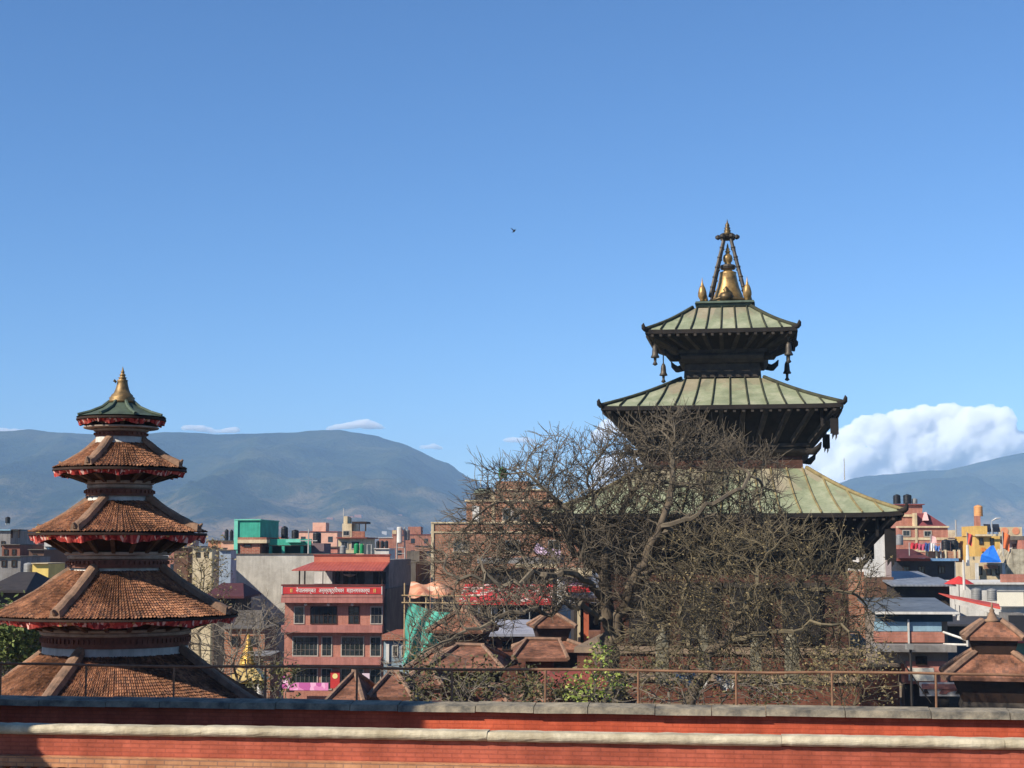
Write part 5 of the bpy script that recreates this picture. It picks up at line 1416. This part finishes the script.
plainhouse('brown brick house beside the small blue room', 29, 44, 550, 138, plain('brown_block', (112,82,64), (92,70,58), scale=.8), wins=((33,37,554,560),))
H = plainhouse('white house with a little sky blue room at the round temple', 44, 64, 546, 145, WHITE, wins=())
H.box('blue_room', plain('sky_blue_paint', (112,172,214), var=.2), 50, 58, 548.5, 557, -.6, -.02)
H.box('white_awning', WHITE, 48, 63, 542, 546.5, -1.2, -.05)
plainhouse('yellow rooftop room over the edge of the fourth round roof', 33, 49, 563.8, 110, plain('pale_yellow_paint', (238,208,120), (214,184,104), scale=1), depth=4, slab=CREAM)
tank(20, 30.5, 562.5, 572.5, 112, TANKGREY, 'pale steel tank beside the yellow rooftop room')
plainhouse('grey house with a flat top below the rusty fronted house', -8, 21, 557, 125, GREY, wins=((2,7,560,567),(12,17,560,567)))
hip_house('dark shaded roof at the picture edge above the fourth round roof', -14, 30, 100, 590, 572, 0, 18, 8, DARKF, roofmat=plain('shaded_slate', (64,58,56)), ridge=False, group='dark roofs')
plainhouse('cream house front behind the shrub beyond the round temple', 193, 212, 548.5, 150, CREAM, wins=((196,200,552,557),(204,208,552,557)))
plainhouse('grey brown house peeping past the round temple', 174, 188, 548, 156, plain('brown_block', (112,82,64)), wins=())
plainhouse('white narrow house touching the grey brown one', 187.5, 194, 547, 158, WHITE)
H = plainhouse('ochre brick house with a rough patched front', 208, 224, 541, 178, plain('ochre_patch', (190,140,104), (160,112,84), scale=.9), wins=((212,216,546,551),))
plainhouse('peach rooftop house against the turquoise column', 221, 234, 541.5, 175, plain('peach_plaster', (226,176,150), (204,152,128), scale=.8))
plainhouse('pale blue grey rooftop hut in front of the peach house', 219.5, 231, 550.5, 148, plain('blue_grey_hut', (160,172,184), (138,150,160), scale=1), depth=3)
H = plainhouse('low house with a dark window strip and a cream door frame by the concrete wall', 207, 230, 566, 172, plain('brown_patch', (150,118,88), (120,94,74), scale=.9), wins=((209,220,566.8,571),(223,229,567,583)))
hip_house('dark red sheet roof at the foot of the grey concrete wall', 206, 246, 118, 596, 583, 214, 236, 7, DARKF, roofmat=plain('dark_wine_sheet', (92,50,52)), ridge=False, group='dark roofs')
hip_house('grey tiled gable roof against the foot of the concrete wall', 222, 268, 108, 630, 610, 232, 256, 6, BR_OLD, roofmat=plain('lichen_grey_roof', (104,96,86), (80,74,66), scale=.7), ridge=False, group='dark roofs')
H = plainhouse('brick house under the grey gable with shaded openings', 226, 266, 629, 104, BRK2, depth=5, wins=((232,241,636,646),(250,259,636,646)))
H = plainhouse('small brick outhouse near the guesthouse corner', 250, 272, 656, 96, BRK2, depth=4, wins=((256,264,660,668),), slab=GREY)

# far rows of houses that fill the valley floor behind
fr = random.Random(21)
walls = [WHITE, CREAM, BRK, BRK2, GREY, PINKISH, YELLOW, CONC, plain('peach_plaster', (226,176,150)), plain('sky_blue_paint', (112,172,214))]
names = ['white', 'cream', 'brick red', 'pale brick', 'grey', 'salmon', 'yellow', 'bare concrete', 'peach', 'sky blue']
spans = [(-20, 60, 12), (165, 236, 8), (262, 430, 22), (880, 1050, 22)]
for (a, b, n) in spans:
    for k in range(n):
        D = fr.uniform(230, 700); px = a+(b-a)*(k+fr.random())/n; w = fr.uniform(9, 17)/2*1600/D/2*1.2
        ytop = 550+(EYE-fr.uniform(13, 23))/D*F; i = fr.randrange(len(walls))
        H = B('far_house', '%s flat roofed house far off among the rooftops of the valley' % names[i], 'house', px-w, px+w, D, 'far %s houses among the valley rooftops' % names[i])
        H.box('wall', walls[i], px-w, px+w, ytop, None, 0, 9)
        H.box('parapet', fr.choice([CONC_D, WHITE, RUSTROOF]), px-w*1.04, px+w*1.04, ytop-.5*1600/D/4, ytop-.02, -.2, 9.2)
        if fr.random() < .5: H.box('stair_head', walls[i], px-w*.3, px+w*.35, ytop-2.4*1600/D*.85, ytop-.5*1600/D/4-.02, 2, 6)
        nw = 2 if w < 12 else 3
        for f in range(2):
            for q in range(nw):
                xc = px-w+2*w*(q+.5)/nw; y0 = ytop+(1.0+3*f)*F/D; H.box('window', GLASS, xc-.5*F/D, xc+.5*F/D, y0, y0+1.2*F/D, -.05, .05)
# gilded little shrine
t = thing('gilded_shrine', 'small gilded shrine with a tapering golden spire among grey branches', 'shrine', (X(250, 62), 62, 0))
GOLDY = plain('bright_gilding', (196,156,76), (126,98,48), scale=6, rough=.35, metal=.5, bump=.5)
s_ = 62/F; zz = lambda py: Z(py, 62)
m = MB(); pr = []
for k in range(9):
    f = k/9; r = 9.5*(1-f)**1.15+.9; y = 667-(667-634)*f; pr += [(r*s_, zz(y)), (r*.86*s_, zz(y-2.6))]
m.lathe(pr+[(.5*s_, zz(634)), (.1*s_, zz(631.5))], 12); m.build('spire', GOLDY, t)
m = MB(); m.frustum(19*s_, zz(679), 8*s_, zz(667)); m.build('roof', plain('gold_sheet_roof', (224,196,130), (180,148,86), scale=3, rough=.45, metal=.3), t)
m = MB(); m.box(-17*s_, 17*s_, -17*s_, 17*s_, zz(682), zz(679.1)); m.build('eave', GOLDY, t)
for sx in (-1, 1):
    for sy in (-1, 1):
        m = MB(); m.tube([(sx*14*s_, sy*14*s_, 12.0), (sx*14*s_, sy*14*s_, zz(682))], .1, 8); m.build('column', WHITE, t)
m = MB(); m.box(-16*s_, 16*s_, -16*s_, 16*s_, 0, 12.0); m.build('plinth', BR_OLD, t)
m = MB(); m.box(-9*s_, 9*s_, -9*s_, 9*s_, 12.0, zz(683)); m.build('core', BLACKWOOD, t)
# little stone stupas and statues on the temple plinth, glimpsed through the twigs
ST = plain('mossy_white_stone', (142,134,112), (100,96,80), scale=3)
for k, (px, py, r) in enumerate(((661, 633, 6), (790, 634, 6.5), (754, 640, 5), (702, 628, 4.5))):
    D = 73.6; s_ = D/F
    t = thing('stone_stupa', ['small stone stupa on the temple plinth next to the great trunk', 'small stone stupa with a flat white cap on the far side of the plinth', 'squat weathered stupa in the middle of the plinth', 'slender pale stone post stupa seen between dark trunks'][k], 'stupa', (X(px, D), D, Z(py, D)), 0, 'stone stupas on the temple plinth')
    b = -(Z(py, D)-zq(664))
    m = MB(); m.frustum(r*1.0*s_, b, r*.95*s_, -r*1.5*s_); m.build('base', ST, t)
    m = MB(); m.lathe([(r*s_, -r*1.5*s_), (r*.95*s_, -r*.9*s_), (r*.62*s_, -r*.25*s_), (r*.5*s_, 0)], 14); m.build('dome', ST, t, smooth=True)
    m = MB(); m.frustum(r*.5*s_, .003, r*.62*s_, r*.3*s_); m.frustum(r*.3*s_, r*.31*s_, r*.05*s_, r*1.1*s_); m.build('cap', ST, t)
# ================================================================== TREES AND SHRUBS
def grow(roots, attract, step, infl, kill, seed, maxit=160, up=.05):
    """space colonisation. roots: polylines (lists of points, the first point of a later one joins the nearest node)"""
    rg = np.random.default_rng(seed)
    pos = []; par = []
    for pl in roots:
        pl = [np.array(p, float) for p in pl]
        if pos:
            A = np.array(pos); last = int(np.argmin(((A-pl[0])**2).sum(1)))
        else:
            pos.append(pl[0]); par.append(-1); last = 0
        for a, b in zip(pl, pl[1:]):
            n = max(1, int(np.linalg.norm(b-a)/step))
            am = min(.16*np.linalg.norm(b-a), .22); ph = rg.uniform(0, 6.28, 3); fq = rg.uniform(.7, 1.5, 3); wob = rg.normal(0, 1, 3)
            for k in range(1, n+1):
                f_ = k/n
                q = a+(b-a)*f_ + rg.normal(0, step*.09, 3) + am*math.sin(PI*f_)*np.sin(ph+fq*6.28*f_)*wob
                pos.append(q); par.append(last); last = len(pos)-1
    A = np.array(attract); nn = len(A)
    best = np.full(nn, 1e9); bi = np.zeros(nn, int); alive = np.ones(nn, bool)
    def upd(i0):
        P_ = np.array(pos[i0:])
        for c in range(0, len(P_), 400):
            d = np.sqrt(((A[:, None, :]-P_[None, c:c+400, :])**2).sum(2))
            m = d.min(1); k = d.argmin(1)
            w = m < best; best[w] = m[w]; bi[w] = i0+c+k[w]
    upd(0)
    grown = {}
    for it in range(maxit):
        alive &= best > kill
        use = alive & (best < infl)
        if not use.any(): break
        idx = np.nonzero(use)[0]; i0 = len(pos)
        dirs = {}
        for i in idx:
            v = A[i]-pos[bi[i]]; v = v/np.linalg.norm(v)
            dirs[bi[i]] = dirs.get(bi[i], 0)+v
        added = False
        for n_, v in dirs.items():
            if grown.get(n_, 0) > 3: continue
            v = v/max(np.linalg.norm(v), 1e-6)
            if par[n_] >= 0:
                pv = pos[n_]-pos[par[n_]]; v = v+.55*pv/max(np.linalg.norm(pv), 1e-6)
            v = v+rg.normal(0, .16, 3)+np.array([0, 0, up]); v /= np.linalg.norm(v)
            pos.append(pos[n_]+v*step); par.append(int(n_)); grown[n_] = grown.get(n_, 0)+1; added = True
        if not added: break
        upd(i0)
    return np.array(pos), par
def tree_mesh(pos, par, tip, expo, thick, seed, twigs=(2, .5, .95), twig_r=.011, split=.13, droop=0.0):
    """returns (trunk MB-like arrays, crown arrays); twigs = (number, shortest, longest) at every thin node"""
    rg = random.Random(seed); n = len(pos)
    kids = [[] for _ in range(n)]
    for i, p in enumerate(par):
        if p >= 0: kids[p].append(i)
    rad = np.zeros(n)
    for i in range(n-1, -1, -1):
        if not kids[i]: rad[i] = tip
        else: rad[i] = sum(rad[k]**expo for k in kids[i])**(1/expo)
    rad *= 1.0; f = thick/rad[0]
    if f < 1: rad = np.maximum(tip, rad*np.where(rad > .04, f+(1-f)*np.exp(-rad*6), 1))
    parts = {'trunk': MB(), 'crown': MB()}
    start = [0]; chains = []
    while start:
        s = start.pop(); ch = [s] if par[s] < 0 else [par[s], s]
        cur = s
        while kids[cur]:
            ks = sorted(kids[cur], key=lambda k: -rad[k])
            start.extend(ks[1:]); cur = ks[0]; ch.append(cur)
        chains.append(ch)
    for ch in chains:
        pts = [pos[i] for i in ch]; rr = [rad[i] for i in ch]
        if len(ch) > 1 and par[ch[1]] == ch[0]: rr[0] = min(rr[0], rr[1]*1.15)
        k = 0
        while k < len(rr) and rr[k] > split: k += 1
        if k >= 2: parts['trunk'].tube(pts[:k+1], rr[:k+1], 9 if rr[0] > .2 else 7, cap=True)
        if k < len(rr)-1:
            j = max(0, k-1) if k >= 2 else 0
            sub, sr = pts[j:], rr[j:]
            parts['crown'].tube(sub, sr, 5 if sr[0] > .05 else 3, cap=False)
    thin = [i for i in range(n) if rad[i] < .03]
    ends = []
    C = parts['crown']
    for i in thin:
        pv = Vector(pos[i]-pos[par[i]]).normalized() if par[i] >= 0 else Vector((0,0,1))
        m_ = twigs[0]+(2 if not kids[i] else 0)
        for k in range(m_):
            if rg.random() < .25: continue
            d = (pv*.9+Vector((rg.gauss(0,.6), rg.gauss(0,.6), rg.gauss(.14-droop,.5)))).normalized()
            L = rg.uniform(twigs[1], twigs[2]); p = Vector(pos[i]); pts = [p]
            for q in range(3):
                d = (d+Vector((rg.gauss(0,.18), rg.gauss(0,.18), rg.gauss(.08-droop,.16)))).normalized(); p = p+d*L/3; pts.append(p)
            C.tube(pts, [twig_r, twig_r*.9, twig_r*.75, twig_r*.5], 3, cap=False)
            ends.append((pts[2], d)); ends.append((pts[3], d))
            if rg.random() < .6:
                d2 = (d+Vector((rg.gauss(0,.8), rg.gauss(0,.8), rg.gauss(0,.6)))).normalized(); b = pts[rg.choice((1,2))]
                e = b+d2*L*.45; C.tube([b, b.lerp(e,.5)+Vector((0,0,.02)), e], [twig_r*.8, twig_r*.7, twig_r*.4], 3, cap=False); ends.append((e, d2))
    return parts, ends
def leaves(mb, ends, count, size, seed, spread=.12):
    rg = random.Random(seed)
    for _ in range(count):
        p, d = rg.choice(ends)
        c = p+Vector((rg.gauss(0,spread), rg.gauss(0,spread), rg.gauss(0,spread)))
        u = Vector((rg.gauss(0,1), rg.gauss(0,1), rg.gauss(0,.6))).normalized(); w = u.cross(Vector((rg.gauss(0,1), rg.gauss(0,1), rg.gauss(0,1)))).normalized()
        s_ = size*rg.uniform(.6, 1.3)
        mb.poly([c-u*s_, c+w*s_*.5-u*s_*.1, c+u*s_, c-w*s_*.5-u*s_*.1])
def blobs_px(blobs, D, n, seed, depth=1.0):
    """points spread through ellipsoids given as (px, py, rx, ry) in the picture, at distance D"""
    rg = random.Random(seed); out = []
    wts = [b[2]*b[3]*min(b[2], b[3])**.5 for b in blobs]
    for _ in range(n):
        b = rg.choices(blobs, wts)[0]
        while True:
            x, y, z = rg.uniform(-1,1), rg.uniform(-1,1), rg.uniform(-1,1)
            if .15 < x*x+y*y+z*z < 1: break
        s_ = D/F; dz = (b[4] if len(b) > 4 else 0)
        p = P(b[0]+x*b[2], b[1]+z*b[3], D); out.append((p.x, D+dz+y*min(b[2]*1.0, 62)*s_*depth, p.z))
    return out
def limb(D, *pts): return [tuple(P(p[0], p[1], D))[:1]+(D+(p[2] if len(p) > 2 else 0),)+(P(p[0], p[1], D).z,) for p in pts]
BARK = plain('grey_brown_bark', (118,104,86), (76,66,55), scale=1.6, bump=.8, fine=9)
TWIG = plain('grey_brown_twigs', (120,109,92), (80,71,59), scale=.6, bump=0)
TWIG_O = plain('olive_brown_twigs', (120,108,84), (80,72,56), scale=.6, bump=0)
TWIG_G = plain('dull_grey_twigs', (128,118,104), (92,84,74), scale=.6, bump=0)
def leafmat(name, a, b, tr=.35):
    t = NT(name); vo = t.node('ShaderNodeTexNoise'); t.link(t.tc.outputs['Object'], vo.inputs['Vector']); vo.inputs['Scale'].default_value = 2.6; vo.inputs['Detail'].default_value = 5
    t.color(t.ramp(vo.outputs['Fac'], [(.35, lin(a)), (.65, lin(b))])); t.rough(.6)
    return t.mat
def make_tree(name, label, cat, base, roots, att, step, infl, kill, seed, tip=.014, expo=2.35, thick=.5, twigs=(1,.45,.95), twig_r=.012, mats=None, leaf=None, group=None, droop=0.0, split=.13, up=.05):
    pos, par = grow(roots, att, step, infl, kill, seed, up=up)
    pos = pos-np.array(base)
    parts, ends = tree_mesh(pos, par, tip, expo, thick, seed, twigs, twig_r, split, droop)
    t = thing(name, label, cat, base, 0, group)
    if parts['trunk'].v: parts['trunk'].build('trunk', mats[0], t, smooth=True)
    parts['crown'].build('crown', mats[1], t)
    if leaf:
        m = MB(); leaves(m, ends, leaf[0], leaf[1], seed+5, leaf[3] if len(leaf) > 3 else .12); m.build('foliage', leaf[2], t)
    return t, len(pos)

# ---- the great bare tree in front of the tall temple
DA = 60.0
base = limb(DA, (613, 760))[0]; base = (base[0], base[1], 0.0)
rootsA = [
  [base]+limb(DA, (614,760), (612,700), (611,660), (609,625), (606,598), (604,574), (606,552), (602,528), (594,505), (588,484)),
  limb(DA, (611,650), (618,625,-.3), (626,600,-.6), (634,577,-.8), (644,556,-1), (655,534,-1.2), (663,510,-1.2), (669,488,-1), (671,462,-.8), (668,440,-.6)),
  limb(DA, (606,600), (590,584,-.8), (570,572,-1.5), (545,574,-2), (515,580,-2.2), (485,580,-2.4), (455,574,-2.4)),
  limb(DA, (604,574), (582,552,.5), (560,540,.8), (535,524,1), (512,506,1), (498,488,1)),
  limb(DA, (655,534,-1.2), (680,520,-2), (704,506,-2.4), (728,492,-2.4), (748,480,-2)),
  limb(DA, (634,577,-.8), (660,565,.6), (690,556,1), (716,548,1.2), (742,540,1.5)),
  limb(DA, (606,552), (622,520,1.5), (634,490,2), (640,462,2), (640,440,1.6)),
  limb(DA, (609,625), (590,610,-1), (562,600,-2), (530,606,-2.6), (496,616,-3), (462,630,-3.2), (430,645,-3.2), (408,655,-3)),
  limb(DA, (604,574), (575,520,-.6), (548,492,-.9), (526,474,-.9)),
]
blobsA = [(668,468,74,54),(700,470,62,40),(592,498,66,54),(636,452,50,30),(540,500,64,44),(500,520,50,44),(512,566,78,42),(470,560,44,34),(600,558,92,52),(690,520,76,44),(740,478,46,30),(640,590,60,40),(560,450,36,16),(500,476,20,18),(730,520,60,40)]
attA = blobs_px(blobsA, DA, 7000, 11, .8)
attA += blobs_px([(470,618,64,18),(430,640,34,16),(530,600,50,20)], DA-2.5, 500, 12, .5)
TA, nA = make_tree('bare_tree', 'great bare spreading tree with a forked grey trunk before the tall temple', 'tree', base, rootsA, attA, .27, 2.4, .36, 3,
               tip=.015, expo=2.15, thick=.62, twigs=(4,.4,1.05), twig_r=.0125, mats=(BARK, TWIG), up=.06)
# ---- second tree, olive brown, right of it
DBt = 57.0
base = limb(DBt, (690, 760))[0]; base = (base[0], base[1], 0.0)
rootsB = [
  [base]+limb(DBt, (690,760), (690,700), (704,672), (722,644), (740,622), (760,606), (784,592), (808,578)),
  limb(DBt, (704,672), (690,640,.6), (684,612,.8), (690,584,1), (704,560,1)),
  limb(DBt, (740,622), (748,590,-.6), (760,560,-.9), (776,540,-1)),
  limb(DBt, (722,644), (752,632,-1), (786,628,-1.6), (820,622,-2), (846,628,-2)),
  limb(DBt, (784,592), (820,588,-.8), (846,592,-1)),
]
blobsB = [(770,556,86,36),(822,572,56,42),(848,602,40,46),(740,604,86,48),(800,626,72,46),(690,600,52,50),(720,560,60,34),(780,660,96,36),(700,650,60,44),(850,650,34,34),(640,660,40,36)]
attB = blobs_px(blobsB, DBt, 6200, 21, .8)
TB, nB = make_tree('sparse_tree', 'lower olive brown twiggy tree with a leaning trunk beside the great bare tree', 'tree', base, rootsB, attB, .28, 2.3, .40, 4,
               tip=.014, expo=2.15, thick=.40, twigs=(3,.4,.9), twig_r=.012, mats=(BARK, TWIG_O), leaf=(3500, .05, leafmat('dry_olive_leaves', (98,86,54), (136,120,84)), .10), up=.02)
print('tree nodes', nA, nB)

# ---- smaller trees and shrubs
def small_tree(label, px, pybase, blobs, D, n, seed, step=.28, leaf=None, mats=None, thick=.16, name='bare_tree', cat='tree', group='trees and shrubs around the temples', twigs=(1,.35,.8), twig_r=.012, tip=.013):
    b = limb(D, (px, pybase))[0]; base = (b[0], b[1], 0.0)
    cy_ = sum(q[1] for q in blobs)/len(blobs); mx = sum(q[0] for q in blobs)/len(blobs)
    roots = [[base]+limb(D, (px, pybase), ((px+mx)/2, (pybase+cy_)/2), (mx, cy_))]
    for k, q in enumerate(blobs): roots.append(limb(D, ((px+mx)/2, (pybase+cy_)/2), (q[0]*.5+mx*.5, q[1]*.6+cy_*.4, (-1)**k*.8), (q[0], q[1]-q[3]*.3, (-1)**k*1.2)))
    return make_tree(name, label, cat, base, roots, blobs_px(blobs, D, n, seed), step, 2.2, .42, seed, tip=tip, thick=thick, twigs=twigs, twig_r=twig_r, mats=mats or (BARK, TWIG_G), leaf=leaf, group=group, split=.09)
small_tree('brownish thin shrub tree between the round temple and the grey concrete wall', 200, 640, [(196,576,22,32),(212,570,16,24),(188,596,20,26),(208,600,20,20)], 88, 520, 31, mats=(BARK, TWIG_O), leaf=(900, .09, leafmat('dry_olive_leaves_b', (112,100,66), (150,134,92))))
small_tree('grey tangle of bare branches spilling over the roof edge of the round temple', 232, 730, [(212,638,34,18),(238,632,32,24),(200,652,28,18),(262,628,26,20),(240,664,40,22),(268,656,22,24)], 56, 900, 32, mats=(BARK, TWIG_G))
small_tree('leafless grey sapling in front of the foot of the concrete wall', 262, 700, [(258,612,22,14),(270,622,18,16),(244,618,16,14)], 80, 260, 33)
small_tree('leafy green tree at the picture edge behind the round temple', 8, 720, [(10,634,34,16),(-12,646,30,22),(26,650,22,18),(6,660,34,18)], 58, 420, 34, leaf=(5200, .10, leafmat('sunlit_green_leaves', (74,88,40), (124,132,74)), .22), name='leafy_tree')
small_tree('bright yellow green leafy shrub rising over the coping beside the trunk', 592, 740, [(598,662,10,10),(590,676,12,12),(602,686,14,14),(590,698,20,10)], 44, 300, 35, step=.2, leaf=(650, .065, leafmat('yellow_green_leaves', (88,108,40), (160,166,84)), .10), name='leafy_shrub', cat='shrub', thick=.06)
small_tree('dark shadowy shrub with few leaves filling the space under the orange slope roof', 470, 760, [(452,686,34,16),(486,684,32,16),(430,676,26,16),(470,700,60,14),(510,692,28,16)], 50, 420, 36, leaf=(1300, .07, leafmat('dull_green_leaves', (56,58,34), (104,98,60)), .14), name='tangled_shrub', cat='shrub', thick=.08)
small_tree('dark twiggy shrub between the low tiled shed and the yellow green one', 548, 760, [(540,694,26,14),(560,698,22,12)], 47, 260, 37, leaf=(1200, .06, leafmat('dull_green_leaves', (56,58,34), (104,98,60)), .12), name='tangled_shrub', cat='shrub', thick=.06)
small_tree('wide dark twiggy shrub below the fork of the olive brown tree', 690, 770, [(650,684,36,18),(690,690,40,18),(730,688,40,18),(660,700,50,12),(770,694,40,16)], 49, 560, 38, leaf=(1500, .06, leafmat('dull_green_leaves_b', (62,60,38), (112,102,66)), .14), name='tangled_shrub', cat='shrub', thick=.08)
small_tree('thin brown shrub at the plinth corner near the floodlight pole', 850, 770, [(840,676,30,22),(860,668,22,20),(820,690,34,14),(872,690,18,18)], 52, 480, 39, mats=(BARK, TWIG_O), leaf=(900, .06, leafmat('dry_olive_leaves_c', (104,92,60), (140,124,84)), .12), name='tangled_shrub', cat='shrub', thick=.08)
small_tree('bare bush in front of the green debris net', 430, 730, [(420,652,24,18),(404,664,18,14),(444,650,20,14),(392,672,14,12)], 64, 130, 40, name='bare_shrub', cat='shrub', thick=.08)
small_tree('small green bush beside the gilded shrine', 286, 740, [(280,684,14,8),(268,690,14,8)], 52, 120, 41, leaf=(700, .06, leafmat('dull_green_leaves', (56,58,34), (104,98,60)), .1), name='leafy_shrub', cat='shrub', thick=.05)

# ---- white tarpaulin sheets lying among the shrubs, seen through the railing
for (cx_, cy_, w, h, sk, lb) in ((688,678,26,5,-8,'crumpled white sheet spread below the twigs, the longer of two'),(724,682,14,5,0,'crumpled white sheet spread below the twigs, the shorter of two')):
    D = 62; m = MB()
    for j in range(5):
        for i in range(9):
            u, v = i/8-.5, j/4-.5
            m.v.append(((u*w+v*sk)*D/F, v*1.8, .35*v+.14*math.sin(i*1.7+j)+.1*math.cos(j*2+i*.6)))
    for j in range(4):
        for i in range(8): q = j*9+i; m.face((q, q+1, q+10, q+9))
    p = P(cx_, cy_, D); o = m.build('white_sheet', WHITE, None, smooth=True, loc=tuple(p)); tag(o, lb, 'tarpaulin', 'white sheets among the shrubs')

# ================================================================== BIRD
p = P(514, 231, 60)
m = MB(); S_ = 1.0
m.tube([(-.14,0,-.05), (-.07,0,-.03), (0,0,0), (.08,0,.03), (.13,0,.05), (.17,0,.05)], [.01,.04,.055,.045,.03,.005], 8)
m.poly([(-.05,0,.01), (.05,0,.03), (.03,-.12,.12), (-.03,-.20,.16), (-.08,-.12,.1)])
m.poly([(-.05,0,.01), (.05,0,.03), (.03,.12,.12), (-.03,.20,.16), (-.08,.12,.1)][::-1])
m.poly([(-.14,0,-.05), (-.24,.04,-.08), (-.24,-.04,-.08)])
o = m.build('bird', plain('dark_plumage', (40,38,38), (28,27,28), scale=8), None, smooth=False, loc=tuple(p)); o.rotation_euler = (R(8), R(-12), R(62)); o.scale = (.7, .7, .7)
tag(o, 'small dark bird flying alone in the blue sky', 'bird')
